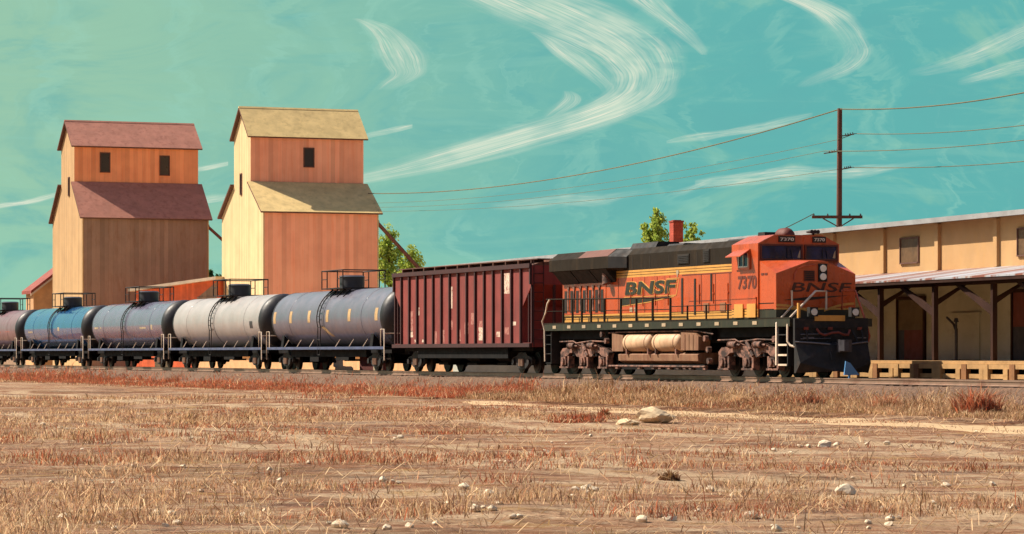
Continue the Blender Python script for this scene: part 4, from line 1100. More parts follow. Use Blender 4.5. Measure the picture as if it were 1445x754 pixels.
def elevator(name, label, X, Y, Lx, W, t1, t2, ze, zb, zu, zr, mats, wins, slit):
    """ze lower eave, zb foot of the cupola, zu cupola eave, zr ridge; t1/t2 where the cupola starts and ends across the building"""
    endm, upm, lowm, roofm = mats
    E = thing(name, label, 'grain elevator', (X, Y, -.85), ERZ, 'wooden grain elevators')
    g = .85; ze += g; zb += g; zu += g; zr += g
    mid = (t1 + t2) / 2
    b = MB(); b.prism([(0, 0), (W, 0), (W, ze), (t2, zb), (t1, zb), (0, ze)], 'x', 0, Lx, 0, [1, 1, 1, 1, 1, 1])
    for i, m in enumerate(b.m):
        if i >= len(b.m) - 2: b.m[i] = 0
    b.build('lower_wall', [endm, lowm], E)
    b = MB(); b.prism([(t1, zb), (t2, zb), (t2, zu), (mid, zr), (t1, zu)], 'x', 0, Lx, 1)
    for i, m in enumerate(b.m):
        if i >= len(b.m) - 2: b.m[i] = 0
    b.build('cupola_wall', [endm, upm], E)
    th = .14; oh = .3

    def slab(name, ya, za, yb, zb_, m):
        """roof slope from ridge side (ya, za) to eave side (yb, zb_), with overhang and thickness"""
        d = Vector((yb - ya, zb_ - za)).normalized(); n = Vector((-d.y, d.x)); n = n if n.y > 0 else -n
        a = Vector((ya, za)); c = Vector((yb, zb_)) + d * oh
        p = [a + n * .02, c + n * .02, c + n * (.02 + th), a + n * (.02 + th)]
        q = MB(); q.prism([(v.x, v.y) for v in p], 'x', -oh, Lx + oh, 0, [1, 1, 0, 1])
        q.m[-1] = 1; q.m[-2] = 1
        return q.build(name, [m, TRIMD], E)
    slab('lower_roof', t1, zb, 0, ze, roofm); slab('lower_roof', t2, zb, W, ze, roofm)
    slab('upper_roof', mid, zr, t1, zu, roofm); slab('upper_roof', mid, zr, t2, zu, roofm)
    b = MB(); b.prism([(mid - .14, zr + .12), (mid + .14, zr + .12), (mid, zr + .26)], 'x', -oh, Lx + oh); b.build('ridge_cap', roofm, E)
    for x0, x1, z0, z1 in wins: windowed(E, x0, x1, z0 + g, z1 + g, 'y', t1, TRIMD)
    y0, y1, z0, z1 = slit; windowed(E, y0, y1, z0 + g, z1 + g, 'x', 0, TRIMD, 'end_window')
    # corner boards
    for x in (0, Lx):
        b = MB(); b.box(x - .05, x + .05, -.05, 0.0, 0, ze - .1); b.build('corner_board', endm, E)
    return E


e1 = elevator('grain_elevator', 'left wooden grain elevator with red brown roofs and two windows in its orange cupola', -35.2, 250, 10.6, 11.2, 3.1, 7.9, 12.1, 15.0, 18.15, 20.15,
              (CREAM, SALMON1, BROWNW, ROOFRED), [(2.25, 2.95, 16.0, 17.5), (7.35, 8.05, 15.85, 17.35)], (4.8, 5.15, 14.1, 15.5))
e2 = elevator('grain_elevator', 'right wooden grain elevator with khaki roofs, one cupola window and pale cream end', -18.91, 232, 9.17, 11.6, 3.5, 8.1, 11.7, 14.0, 17.7, 19.85,
              (CREAM2, SALMON, SALMON, ROOFKHA), [(4.35, 5.05, 15.4, 16.75)], (5.9, 6.25, 13.3, 14.8))


def spout(E, p0, p1, r):
    b = MB(); b.cyl(p0, p1, r, n=10); a = Vector(p0); d = (Vector(p1) - a).normalized()
    b.cyl(a - d * .3, a + d * .4, r * 1.5, n=10); q = a + d * 4.0; b.cyl(q, q + d * .15, r * 1.25, n=10)
    b.build('spout', PIPE, E)


spout(e1, (10.55, .9, 12.55), (14.4, 1.2, 9.3), .13)
spout(e2, (9.1, .7, 12.1), (14.9, 1.1, 6.3), .15)

# sheds around the elevators
S = thing('lean_to_shed', 'small tan shed with sloping red roof behind the left grain elevator', 'shed', (-41.3, 263.0, -.85), ERZ)
b = MB(); b.prism([(0, 0), (5.0, 0), (5.0, 10.9), (0, 7.05)], 'y', 0, 3); b.build('wall', SHEDTAN, S)
b = MB(); b.prism([(-.3, 6.84), (5.0, 10.92), (5.0, 11.2), (-.3, 7.12)], 'y', -.4, 3.4); b.build('roof', SHEDROOF, S)
b = MB(); b.prism([(-.32, 6.66), (5.0, 10.76), (5.0, 10.95), (-.32, 6.85)], 'y', -.45, -.3); b.build('barge_board', WHITEROOF, S)

rz = math.atan2(-4.5, 7.15)
S = thing('low_shed', 'long low orange red shed with pale roof edge between the two elevators', 'shed', (-30.4, 246.2, -.85), rz)
W = 8.3
b = MB(); b.prism([(0, 0), (W, 0), (W, 7.55), (0, 6.72)], 'y', 0, 4.0); b.build('wall', SHEDRED, S)
b = MB(); b.prism([(-.4, 6.70), (W + .2, 7.57), (W + .2, 7.80), (-.4, 6.93)], 'y', -.5, 4.3); b.build('roof', WHITEROOF, S)
b = MB(); b.add([(W - 1.9, -.012, 6.2), (W - .05, -.012, 6.2), (W - .05, -.012, 7.4)], [(0, 1, 2)]); b.box(W - 2.0, W - .05, -.06, -.0, 4.6, 6.2); b.build('brown_corner_panel', BROWNW, S)  # brown triangle above a brown strip, at the right end of the wall
b = MB(); b.box(2.0, 3.4, -.05, 0, 0, 3.2); b.build('door', DOORBR, S)

S = thing('equipment_hut', 'low dark red hut with cream roof seen beneath the grey tank car', 'hut', (-8.0, 160, -.7), R(-42))
b = MB(); b.box(0, 1.05, 0, 1.4, 0, 1.35, 0); b.build('wall', DOORRED, S)
b = MB(); b.prism([(-.25, 1.35), (1.3, 1.35), (1.1, 1.75), (.15, 1.75)], 'y', -.2, 1.6); b.build('roof', STONEM, S)
b = MB(); b.box(1.05, 1.32, -.05, .4, 0, 1.34); b.build('pale_post', STONEM, S)
S = thing('sack_pile', 'pale heap of wrapped goods beside the low dark red hut', 'sack pile', (-9.2, 160, -.7), R(8))
b = MB()
for x, y, z, q in ((.0, 0, 0, .42), (.5, .05, 0, .42), (.22, 0, .42, .38), (.6, .3, .4, .36), (.1, .3, .8, .3)):
    b.prism([(x - q * .8, z + .05), (x - q * .6, z), (x + q * .6, z), (x + q * .8, z + .05), (x + q * .75, z + .36), (x + q * .5, z + .45), (x - q * .5, z + .45), (x - q * .75, z + .36)], 'y', y - .3, y + .3)
b.build('sack', STONEM, S)
S = thing('steel_drum', 'rust brown steel drum left of the pale heap under the tank car', 'drum', (-10.0, 160, -.7), 0)
b = MB(); b.cyl((0, 0, 0), (0, 0, 1.3), .38, n=18)
for z in (.02, .45, .88, 1.27): b.cyl((0, 0, z), (0, 0, z + .04), .41, n=18)
b.build('barrel', RUSTRED, S)

# pale low loading bank far behind the tank cars
S = thing('loading_bank', 'long pale cream low wall of a loading bank behind the tank cars', 'low wall', track_pt(126, 12.5, -.85), TRZ)
b = MB(); b.box(0, 78, 0, 2, 0, 1.5); b.build('wall', SHEDTAN, S)
b = MB(); b.box(-.2, 78.2, -.2, 2.2, 1.5, 1.7); b.build('coping', WHITEROOF, S)

# ------------------------------------------------------------------ warehouse
WS, WC = .307, .9517
WRZ = math.atan2(-WC, WS)                      # local +x towards the viewer along the wall, -y towards the track
WX, WY = 15.665, 113.3
WB = thing('warehouse', 'long tan freight warehouse with flat eave and rusty canopy behind the train', 'warehouse', (WX, WY, -.85), WRZ)
g = .85
xl, xr = -62.0, 30.0
b = MB()
b.box(xl, xr, 0, 16, 3.86 + g, 5.80 + g, 0); b.build('upper_wall', WTAN, WB)
b = MB(); b.box(xl, xr, 0.03, 15.9, 0, 3.86 + g); b.build('lower_wall', WOLIVE, WB)
b = MB(); b.prism([(-.55, 5.66 + g), (-.55, 5.72 + g), (8, 5.85 + g), (17, 5.7 + g), (17, 5.6 + g)], 'x', xl - .8, xr + .5); b.build('roof', SOFFIT, WB)
b = MB(); b.box(xl - .82, xr + .5, -.63, -.552, 5.62 + g, 5.80 + g); b.build('fascia', WFASCIA, WB)
for k in range(-13, 6):
    x = .5 + 4.75 * k
    if xl < x < xr:
        b = MB(); b.box(x - .14, x + .14, -.13, 0, 3.9 + g, 5.6 + g); b.build('pilaster', WTAN, WB)
for x in (-49.5, -40.0, -30.5, -21.0, -11.5, -2.0, 7.6, 17.1):
    f = MB(); t = .05; x0, x1, z0, z1 = x - .78, x + .78, 4.26 + g, 5.16 + g
    f.box(x0 - t, x0, -.06, 0, z0 - t, z1 + t); f.box(x1, x1 + t, -.06, 0, z0 - t, z1 + t); f.box(x0, x1, -.06, 0, z1, z1 + t); f.box(x0, x1, -.09, 0, z0 - t, z0)
    w = f.build('window', TRIMD, WB)
    p = MB(); p.box(x0, x1, -.02, 0, z0, z1); p.build('pane', mat('dusty_brown_glass', srgb(92, 66, 38), .6, var=.3, scale=2), w)
# doors below the canopy
for x0, x1, zt, mid, split, lowm, topm in ((-3.0, -.75, 2.85, 1.7, -2.45, DOORRED, DOORBR), (6.45, 8.5, 2.95, 1.75, 6.45, NAVY, DOORRED)):
    b = MB(); b.box(x0 - .1, x0, -.08, .03, .57 + g, zt + g); b.box(x1, x1 + .1, -.08, .03, .57 + g, zt + g); b.box(x0 - .1, x1 + .1, -.08, .03, zt + g, zt + .12 + g)
    d = b.build('door', TIMBER, WB)
    b = MB(); b.box(split, x1, -.03, .03, .57 + g, mid + g); b.build('lower_leaf', lowm, d)
    b = MB(); b.box(split, x1, -.03, .03, mid + g, zt + g); b.box(split + .1, x1 - .1, -.045, -.03, mid + .1 + g, mid + .16 + g); b.build('upper_leaf', topm, d)
    if split > x0:
        b = MB(); b.box(x0, split, -.02, .03, .57 + g, mid + g, 0); b.box(x0, split, -.02, .03, mid + g, zt + g, 1); b.build('side_panel', [NAVY, DOORBR], d)
b = MB(); b.box(1.5, 3.9, -.05, .03, 2.25 + g, 2.30 + g); b.box(1.6, 3.8, -.02, .03, .6 + g, 2.25 + g); b.build('sliding_door', WOLIVE, WB)
# canopy; its unseen far stretch is added to shade the lower wall
b = MB(); b.prism([(-3.55, 3.36 + g), (0, 3.84 + g), (0, 3.90 + g), (-3.55, 3.42 + g)], 'x', xl, xr); cano = b.build('canopy_roof', CORR, WB)
b = MB(); b.box(xl, xr, -3.3, -3.1, 3.14 + g, 3.36 + g); b.build('canopy_beam', TIMBER, cano)
b = MB(); b.prism([(-3.53, 3.25 + g), (-3.49, 3.25 + g), (-3.49, 3.362 + g), (-3.53, 3.358 + g)], 'x', xl, xr); b.build('canopy_edge', TIMBER, cano)
px0 = 2.3
for k in range(-14, 7):
    x = px0 + 4.47 * k
    if x > xr: continue
    b = MB(); b.box(x - .085, x + .085, -3.285, -3.115, .57 + g, 3.14 + g); po = b.build('post', TIMBER, cano)
    b = MB()
    b.prism([(x - .1, 2.1 + g), (x - .1, 2.36 + g), (x - 2.45, 3.16 + g), (x - 2.75, 3.14 + g)], 'y', -3.26, -3.14)
    b.prism([(x + .1, 2.42 + g), (x + .1, 2.2 + g), (x - .35, 2.2 + g), (x - .35, 2.32 + g)], 'y', -3.25, -3.15); b.build('knee_brace', TIMBER, po)
    b = MB(); b.prism([(-3.1, 2.5 + g), (-3.1, 2.7 + g), (-1.0, 3.66 + g), (-1.3, 3.66 + g)], 'x', x - .05, x + .05); b.build('rafter_brace', TIMBER, po)
chim = thing('brick_chimney', 'square red brick chimney rising from the warehouse roof between two trees', 'chimney', (WX + .307 * -34.5 + .9517 * 3.0, WY - .9517 * -34.5 + .307 * 3.0, 5.8), WRZ)
b = MB(); b.box(-.27, .27, -.25, .25, 0, 1.35); b.build('shaft', BRICK, chim)
b = MB(); b.box(-.30, .30, -.28, .28, 1.35, 1.43); b.box(-.2, .2, -.18, .18, 1.43, 1.46); b.build('cap', mat('dark_brick_cap', srgb(140, 60, 48), .9), chim)

# timber loading platform in front of the warehouse
PF = thing('loading_platform', 'weathered timber loading platform with open posts in front of the warehouse', 'platform', (WX, WY, -.85), WRZ)
b = MB(); b.box(-6.3, xr, -3.9, .02, .46 + g, .56 + g); b.build('deck', PLANK, PF)
b = MB(); b.box(-6.3, xr, -3.96, -3.8, .30 + g, .455 + g); b.build('edge_beam', PLANK, PF)
b = MB(); b.box(-6.6, xr, -3.90, -3.78, -.02 + g, .13 + g); b.build('lower_beam', PLANK, PF)
r2 = random.Random(8)
for k in range(20):
    x = -5.6 + k * 1.75 + r2.uniform(-.1, .1)
    for dx, w, mt in ((0, .16, PLANK), (.36 + r2.uniform(-.1, .1), .18, PLANK2 if k % 2 else PLANK)):
        b = MB(); b.box(x + dx - w, x + dx + w, -3.99, -3.81, .02, .455 + g - .003 if dx else .30 + g); b.build('post', mt, PF)
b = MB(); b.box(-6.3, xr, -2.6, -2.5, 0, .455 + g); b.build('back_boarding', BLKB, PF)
b = MB(); b.box(-8.0, -6.3, -3.7, -1.5, -.02 + g, .10 + g); b.build('end_step', PLANK, PF)

ST = thing('standpipe', 'dark standpipe with slanting arm standing on the loading platform by the wall', 'standpipe', (WX + .307 * 4.35 - .9517 * 1.2, WY - .9517 * 4.35 - .307 * 1.2, .56), WRZ)
b = MB(); b.cyl((0, 0, 0), (0, 0, 1.15), .06, n=10); b.cyl((0, 0, 0), (0, 0, .04), .16, n=12); b.build('post', NAVY, ST)
b = MB(); b.tube([(0, 0, 1.05), (-.2, 0, 1.3), (-.75, 0, 1.55)], .045); b.build('arm', NAVY, ST)
b = MB(); b.cyl((0, 0, 1.15), (0, 0, 1.45), .04, n=8); b.cyl((0, 0, 1.38), (0, 0, 1.52), .1, .06, n=10); b.build('valve_head', NAVY, ST)

# ------------------------------------------------------------------ utility pole and its wires
PX, PY = 17.67, 165.0


def sky_pt(px, py, Y): return Vector(((px - 722.5) / 4300 * Y, Y, .79 + (500 - py) * Y / 4300))


UP = thing('utility_pole', 'tall brown wooden utility pole with low crossarm behind the warehouse', 'utility pole', (PX, PY, -.85), 0)
b = MB(); b.cyl((0, 0, 0), (0.08, 0, 14.95), .19, .13, n=14); b.build('pole', POLE, UP)
b = MB(); b.box(-1.45, 1.28, -.26, -.14, 8.98, 9.14); ca = b.build('crossarm', POLE, UP)
b = MB(); b.tube([(-.85, -.2, 8.98), (0.03, -.2, 8.5), (.8, -.2, 8.98)], .035); b.build('arm_brace', POLE, ca)
for x in (-1.35, -.6, .6, 1.18):
    b = MB(); b.cyl((x, -.2, 9.14), (x, -.2, 9.24), .05, .035, n=8); b.build('insulator', INSUL, ca)
for x0, x1, z in ((.1, .85, 13.55), (-.8, .0, 12.62), (.1, .7, 11.75)):
    b = MB(); b.cyl((x0, -.12, z - .12), (x1, -.12, z), .03, n=8); p = b.build('bracket', POLE, UP)
    b = MB()
    for k in range(4): b.cyl((x0 + (x1 - x0) * (.35 + .17 * k), -.12, z - .04 + .02 * k), (x0 + (x1 - x0) * (.41 + .17 * k), -.12, z - .03 + .02 * k), .075, n=8)
    b.build('insulator_string', INSUL, p)


def wire(label, pts, r, sag):
    b = MB()
    rs = r if isinstance(r, (list, tuple)) else [r] * (len(pts) - 1)
    for a, c, rr in zip(pts[:-1], pts[1:], rs):
        n = 24; L = (c - a).length; path = []
        for i in range(n + 1):
            t = i / n; q = a.lerp(c, t); q.z -= sag * L * 4 * t * (1 - t); path.append(tuple(q))
        b.tube(path, rr, n=5)
    o = b.build('power_line', WIRE); tag(o, label, 'wire', 'power lines on the utility pole'); return o


EW = Vector((-18.91 + .932 * 9.1, 232 + .362 * 9.1, 0))           # the right elevator's far corner carries the wires
def ev(z, d=0): return Vector((EW.x - .362 * (3 + d), EW.y + .932 * (3 + d), z))
def far(px, py, Y=150): return sky_pt(px, py, Y)
top = Vector((PX + .08, PY - .1, 14.05))
wire('topmost power line, from the pole top down to the right elevator', [ev(13.35), top, far(1445, 131), far(1700, 106, 140)], .035, .016)
wire('power line from the upper bracket on the right of the pole', [ev(12.6, .4), Vector((PX - .02, PY - .12, 12.4)), Vector((PX + .85, PY - .12, 12.72)), far(1445, 177), far(1700, 160, 140)], [.013, .022, .022, .022], .010)
wire('power line from the short bracket on the left of the pole', [ev(12.3, .8), Vector((PX - .8, PY - .12, 11.78)), far(1445, 198), far(1700, 182, 140)], [.013, .022, .022], .010)
wire('lowest power line on the right of the pole, from the bottom bracket', [ev(12.0, 1.2), Vector((PX + .7, PY - .12, 10.9)), far(1445, 228), far(1700, 214, 140)], [.013, .022, .022], .008)
wire('thin wire drooping left from the low crossarm end', [Vector((8.39, 145.6, 4.95)), Vector((PX - 1.35, PY - .2, 8.39))], .025, .008)


# ------------------------------------------------------------------ trees
def tree(label, X, Y, H, r, z0, seed, leaf, nleaf=2600, crown0=.28, lobes=11, size=.26):
    rg = random.Random(seed)
    T = thing('tree', label, 'tree', (X, Y, -.85), rg.uniform(0, 6), 'trees behind the buildings')
    b = MB(); base = .035 * H; topz = H * .9
    path = [Vector((0, 0, 0))]
    for i in range(1, 7): path.append(Vector((rg.uniform(-.12, .12) * i * r * .15, rg.uniform(-.12, .12) * i * r * .15, topz * i / 6)))
    for i in range(6): b.cyl(path[i], path[i + 1], base * (1 - i / 6.5), base * (1 - (i + 1) / 6.5), n=8, caps=False)
    cl = []
    for k in range(lobes):
        f = crown0 + (1 - crown0) * (k + rg.random()) / lobes
        a = k * 2.4 + rg.uniform(-.6, .6); prof = math.sin(math.pi * min(1, (f - crown0) / (1 - crown0) * .88 + .12)) ** .6
        i = min(5, int(f * 6)); d = r * prof * rg.uniform(.5, 1.0); c = path[i] + Vector((math.cos(a) * d, math.sin(a) * d, H * f - path[i].z))
        b.cyl(path[i], c, base * .3 * (1 - f * .6), .015, n=5, caps=False)
        for q in range(3):                       # foliage strung out along each limb
            cl.append((path[i].lerp(c, .55 + .25 * q) + Vector((rg.gauss(0, .12), rg.gauss(0, .12), rg.gauss(0, .15))) * r, r * rg.uniform(.13, .27)))
    for q in range(4): cl.append((Vector((path[-1].x + rg.gauss(0, .1) * r, path[-1].y, H * (.88 + .04 * q))), r * (.24 - .045 * q)))
    b.build('trunk', BARK, T)
    vs, fs = [], []
    for i in range(nleaf):
        c, q = rg.choice(cl)
        v = Vector((rg.gauss(0, 1), rg.gauss(0, 1), rg.gauss(0, 1))).normalized() * q * rg.random() ** .4
        v.z *= 1.15; p = c + v; n = Vector((rg.uniform(-1, 1), rg.uniform(-1, 1), rg.uniform(-.3, 1))).normalized()
        u = n.orthogonal().normalized(); w = n.cross(u); s = size * rg.uniform(.6, 1.3); k = len(vs)
        vs += [tuple(p - u * s), tuple(p + w * s * .45), tuple(p + u * s), tuple(p - w * s * .45)]; fs.append((k, k + 1, k + 2, k + 3))
    m = MB(); m.add(vs, fs); m.build('crown', leaf, T, normals=False)
    return T


tree('bright green tree left of the brick chimney beyond the warehouse', 12.1, 258, 13.6, 1.6, 0, 11, LEAF, 6500, .58, 34, .16)
tree('smaller green tree right of the brick chimney beyond the warehouse', 15.2, 260, 12.7, 1.25, 0, 5, LEAF, 4600, .58, 28, .15)
tree('tall yellow green tree beside the right elevator', -10.4, 262, 11.9, 2.3, 0, 3, LEAF, 11000, .2, 52, .15)
tree('lower yellow green tree crossed by the spout of the right elevator', -8.7, 258, 10.2, 1.9, 0, 7, LEAF, 8500, .2, 46, .15)
tree('small dark green tree seen between the two elevators', -28.6, 290, 9.4, 1.7, 0, 9, LEAFD, 1500, .3, 9, .28)


# ------------------------------------------------------------------ field: grass, shrubs, stones
def ground_pt(px, py):
    Y = np.arange(20, 130, .05); X = (px - 722.5) / 4300 * Y
    hit = np.nonzero(.79 - (py - 500) * Y / 4300 <= height(X, Y))[0]
    k = hit[0] if len(hit) else len(Y) - 1
    return float(X[k]), float(Y[k])


NP = np.random.default_rng(7)


def blades(name, X, Y, H, Wd, M_, lean, kind='stuff', parent=None, base=None):
    """curved three-segment blades as one mesh; arrays give foot, height, width, material, lean"""
    n = len(X)
    Z = np.maximum(height(X, Y), np.interp(lateral(X, Y), [-2.9, -2.4, -1.75], [-.86, -.58, -.2])) - .03 if base is None else base
    a = NP.uniform(0, 2 * np.pi, n); ca, sa = np.cos(a), np.sin(a)
    b2 = NP.uniform(0, 2 * np.pi, n); lx, ly = np.cos(b2) * lean * H, np.sin(b2) * lean * H
    co = np.empty((n, 5, 3))
    w = Wd / 2
    co[:, 0] = np.stack([X - ca * w, Y - sa * w, Z], -1); co[:, 1] = np.stack([X + ca * w, Y + sa * w, Z], -1)
    co[:, 2] = np.stack([X + lx * .35 + ca * w * .8, Y + ly * .35 + sa * w * .8, Z + H * .55], -1); co[:, 3] = np.stack([X + lx * .35 - ca * w * .8, Y + ly * .35 - sa * w * .8, Z + H * .55], -1)
    co[:, 4] = np.stack([X + lx, Y + ly, Z + H * (1 - .35 * lean)], -1)
    me = bpy.data.meshes.new(name)
    me.vertices.add(n * 5); me.vertices.foreach_set('co', co.ravel())
    k = (np.arange(n) * 5)[:, None]
    loops = np.concatenate([k, k + 1, k + 2, k + 3, k + 3, k + 2, k + 4], 1).ravel()
    me.loops.add(n * 7); me.loops.foreach_set('vertex_index', loops)
    st = np.stack([np.arange(n) * 7, np.arange(n) * 7 + 4], 1).ravel(); tot = np.tile([4, 3], n)
    me.polygons.add(n * 2); me.polygons.foreach_set('loop_start', st); me.polygons.foreach_set('loop_total', tot)
    me.polygons.foreach_set('material_index', np.repeat(M_, 2).astype(np.int32))
    for q in GR: me.materials.append(q)
    me.update(calc_edges=True); me.validate()
    o = bpy.data.objects.new(name, me); COL.objects.link(o)
    if kind: o['kind'] = kind
    if parent: o.parent = parent
    return o


def field_grass():
    # clumps, thinning with distance so that the far field stays light to render
    n = 26000
    v = NP.uniform(0, 1, n) ** 1.0
    Y = 22 + (118 - 22) * v ** 1.35
    X = NP.uniform(-1, 1, n) * (Y * .205 + 4)
    # the long left-hand stretch of the embankment
    n2 = 8000
    s2 = NP.uniform(10, 130, n2); l2 = NP.uniform(-9, -2.4, n2)
    X = np.concatenate([X, TX - SN * s2 + CS * l2]); Y = np.concatenate([Y, TY + CS * s2 + SN * l2])
    n3 = 9000
    s3 = NP.uniform(-30, 25, n3); l3 = NP.uniform(-6.6, -2.3, n3)
    X = np.concatenate([X, TX - SN * s3 + CS * l3]); Y = np.concatenate([Y, TY + CS * s3 + SN * l3])
    lat = lateral(X, Y); s = along(X, Y)
    cover = .40 * vnoise(X / 8.0, Y / 2.6, 21) + .35 * vnoise(X / 20, Y / 9, 24) + .25 * vnoise(X / 1.1, Y / 1.6, 22)
    emb = (lat > -6.8) & (lat < -2.2)
    prob = np.clip((cover - .475) / .12, .02, 1) ** 1.2
    keep = (lat < -2.2) & ((NP.uniform(0, 1, len(X)) < prob) | (emb & (cover > .33)))
    for bx0, by0, br in ((926, 596, 1.0), (884, 599, .8), (1163, 631, .5), (1196, 700, .4)):
        cx, cy = ground_pt(bx0, by0); keep &= ~((np.abs(X - cx) < br * .7) & (Y < cy + .3) & (Y > cy - br * 5))
    rut = np.abs(np.abs(lat + 17.9 + (0 * X)) - .9); keep &= ~((rut < .45) & (NP.uniform(0, 1, len(X)) < .6))
    offp = np.abs(lat - road_mid(s)); keep &= ~((offp < 1.5) & (s < 11) & (NP.uniform(0, 1, len(X)) < .985))
    front = np.where((lat < road_mid(s)) & (offp < 7) & (s < 11), .45, 1.0)
    X, Y, lat, s, cover, emb, front = (q[keep] for q in (X, Y, lat, s, cover, emb, front))
    dist = np.hypot(X, Y)
    tone = .6 * vnoise(X / 7.0, Y / 4.0, 31) + .4 * vnoise(X / 15.0, Y / 11.0, 35); tone2 = vnoise(X / 1.6, Y / 2.5, 33)
    per = 13
    m = np.repeat(np.arange(len(X)), per); N = len(m)
    rad = (.07 + .0024 * dist)[m]
    ang = NP.uniform(0, 2 * np.pi, N); rr = np.sqrt(NP.uniform(0, 1, N)) * rad * 1.5
    bx = X[m] + np.cos(ang) * rr; by = Y[m] + np.sin(ang) * rr
    big = vnoise(X / 9, Y / 12, 41)
    H = (.03 + .08 * big ** 2 + .055 * cover)[m] * (.35 + .9 * NP.uniform(0, 1, N) + 1.3 * NP.uniform(0, 1, N) ** 7) * front[m]
    H *= np.clip(NP.normal(1, .45, len(X)), .35, 2.4)[m]
    H *= np.where(emb, np.where(lat > -4.2, 2.3, 1.7), 1.0)[m] * np.where(dist < 36, 1.25, 1.0)[m]
    Wd = (.0045 + .00016 * dist)[m] * NP.uniform(.6, 1.4, N)
    r = NP.uniform(0, 1, N); t = tone[m] + (tone2[m] - .5) * .5; left = (s[m] > 18) & emb[m]
    t = t + (NP.uniform(0, 1, len(X)) - .5)[m] * .22
    M_ = np.where(t > .60, np.where(r < .38, 2, np.where(r < .62, 3, np.where(r < .85, 0, 1))), np.where(t > .42, np.where(r < .45, 0, np.where(r < .75, 1, np.where(r < .9, 4, 3))), np.where(r < .45, 1, np.where(r < .8, 0, np.where(r < .9, 3, 4)))))
    M_ = np.where(left & (r < .75), 2, M_); M_ = np.where(emb[m] & (s[m] < 18) & (r < .2), 4, M_)
    blades('dry_grass', bx, by, H, Wd, M_, NP.uniform(.2, 1.15, N))
    # fallen straw lying on the bare earth between the tufts
    n = 5000
    Y = 22 + 66 * NP.uniform(0, 1, n) ** 1.3; X = NP.uniform(-1, 1, n) * (Y * .205 + 3)
    d = np.hypot(X, Y)
    ok = lateral(X, Y) < -7.5; X, Y, d = X[ok], Y[ok], d[ok]; n = len(X)
    blades('fallen_straw', X, Y, NP.uniform(.10, .26, n), .007 + .00018 * d, NP.choice([0, 1, 1, 3, 4], n), NP.uniform(1.9, 2.5, n))


field_grass()


def shrub(label, px, py, w, h, mats_, n, cat='shrub'):
    x, y = ground_pt(px, py); z = float(height(x, y))
    N = n; a = NP.uniform(0, 2 * np.pi, N); rr = np.sqrt(NP.uniform(0, 1, N)) * w * .32
    T = thing('dry_shrub', label, cat, (x, y, z), 0, 'dry shrubs along the track')
    X = np.cos(a) * rr; Y = np.sin(a) * rr
    H = h * NP.uniform(.45, 1.05, N) * (1 - .4 * (rr / (w * .32)) ** 2)
    co_base = np.full(N, -.03)
    M_ = np.array(mats_)[NP.integers(0, len(mats_), N)]
    blades('stems', X, Y, H, NP.uniform(.02, .042, N), M_, NP.uniform(.2, .95, N), None, T, co_base)
    return T


shrub('large rust orange dry shrub at the right edge beside the track', 1378, 584, 2.0, 1.05, [2, 2, 2, 0, 3], 520)
shrub('straw coloured shrub left of the large rust orange one', 1248, 577, 1.5, .75, [0, 1, 0, 2], 380)
shrub('pale dry shrub below the front of the locomotive', 1043, 572, 1.2, .6, [1, 1, 0], 300)
shrub('brown tufted shrub right of the pale one below the locomotive front', 1140, 572, 1.5, .6, [3, 0, 2], 330)
shrub('low rust red shrub left of the big pale boulder', 815, 596, 2.4, .42, [2, 2, 3], 420)
shrub('small dark red shrub near the left end of the dirt road', 852, 590, .5, .5, [2, 3], 130)
shrub('pale bleached shrub below the right end of the grey tank car', 540, 552, 2.2, .75, [1, 1, 0, 4], 380)
shrub('yellow straw tuft alone in the left field', 268, 598, 1.0, .5, [1, 0, 4], 200)
shrub('second yellow straw tuft near the left field centre', 350, 590, 1.1, .4, [0, 4, 1], 200)
shrub('dark brown weed in the mid right field', 945, 678, .5, .26, [3, 3, 4], 120)


def stone_mesh(seed, sx, sy, sz, mt, name='stone', sub=2, cuts=6):
    rg = random.Random(seed); bm = bmesh.new(); bmesh.ops.create_icosphere(bm, subdivisions=sub, radius=1)
    for _ in range(cuts):                       # chop flat facets for a broken look
        n = Vector((rg.uniform(-1, 1), rg.uniform(-1, 1), rg.uniform(-.2, 1))).normalized(); d = rg.uniform(.5, .8)
        for v in bm.verts:
            e = v.co.dot(n) - d
            if e > 0: v.co -= n * e
    for v in bm.verts: v.co = Vector((v.co.x * sx, v.co.y * sy, v.co.z * sz)) * rg.uniform(.94, 1.06)
    me = bpy.data.meshes.new(name); bm.to_mesh(me); bm.free(); me.materials.append(mt)
    return me


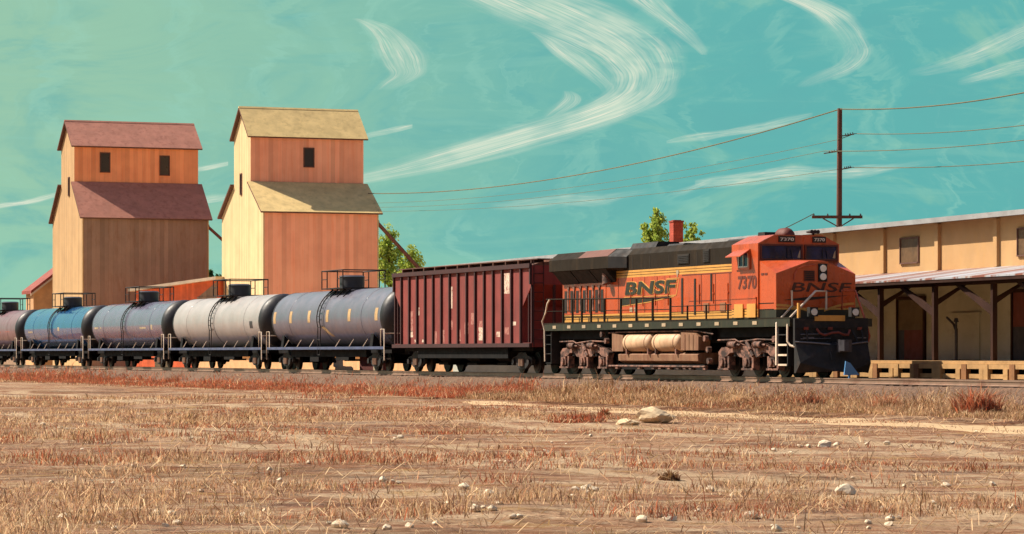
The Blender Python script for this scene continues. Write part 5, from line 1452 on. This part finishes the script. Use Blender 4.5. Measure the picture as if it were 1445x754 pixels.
def put_stone(me, px, py, label, group=None, rz=0, cat='stone', name='stone', sc=1.0, sink=.25):
    x, y = ground_pt(px, py); o = bpy.data.objects.new(name, me); COL.objects.link(o)
    hz = max(v.co.z for v in me.vertices)
    o.location = (x, y, float(height(x, y)) + hz * (1 - 2 * sink) * sc); o.rotation_euler = (0, 0, rz); o.scale = (sc, sc, sc)
    tag(o, label, cat, group); return o


put_stone(stone_mesh(5, .54, .42, .24, ROCK, 'boulder', 3, 9), 926, 597, 'large flat topped pale boulder at the edge of the dirt road', rz=.5, cat='boulder', name='boulder', sink=.04)
put_stone(stone_mesh(8, .34, .26, .12, ROCK, 'flat_rock', 3, 7), 884, 600, 'low flat ochre rock just left of the large boulder', rz=.2, cat='rock', name='flat_rock', sink=.2)
put_stone(stone_mesh(15, .19, .13, .09, STONEM, 'rock', 2, 7), 1196, 698, 'white wedge shaped rock at lower right in the grass', rz=.4, cat='rock', name='rock', sink=.2)
put_stone(stone_mesh(16, .20, .14, .10, STONEM, 'rock', 2, 7), 1163, 631, 'white rock in the middle of the right hand field cluster', rz=1.2, cat='rock', name='rock', sink=.2)
protos = [stone_mesh(20 + k, .075, .065, .05, STONEM) for k in range(5)]
rg = random.Random(77)
near_spots = [(1128, 632), (1140, 632), (1180, 630), (1224, 628), (1251, 628), (1091, 637), (1172, 705), (1001, 694), (828, 691), (830, 698), (838, 694), (812, 697), (496, 566), (557, 620), (565, 619),
              (584, 646), (597, 647), (92, 734), (140, 741), (222, 727), (480, 745), (484, 742), (578, 745), (615, 741), (672, 722), (690, 700), (262, 601), (60, 601), (85, 605), (300, 618), (250, 740), (1248, 723), (1256, 735), (1255, 742),
              (1060, 733), (1335, 688), (1400, 686), (930, 730), (945, 735), (905, 737), (655, 690), (540, 680), (435, 655), (380, 664), (190, 660), (716, 654), (770, 640)]
spots = list(near_spots)
while len(spots) < 120: spots.append((rg.uniform(-10, 1455), 600 + 150 * rg.random() ** .8))
for k, (px, py) in enumerate(spots):
    put_stone(protos[k % 5], px, py, 'small pale stone scattered in the dry field', 'small pale stones scattered in the field', rg.uniform(0, 6), sc=rg.uniform(.35, .9) if k >= len(near_spots) else rg.uniform(.7, 1.35), sink=.15)
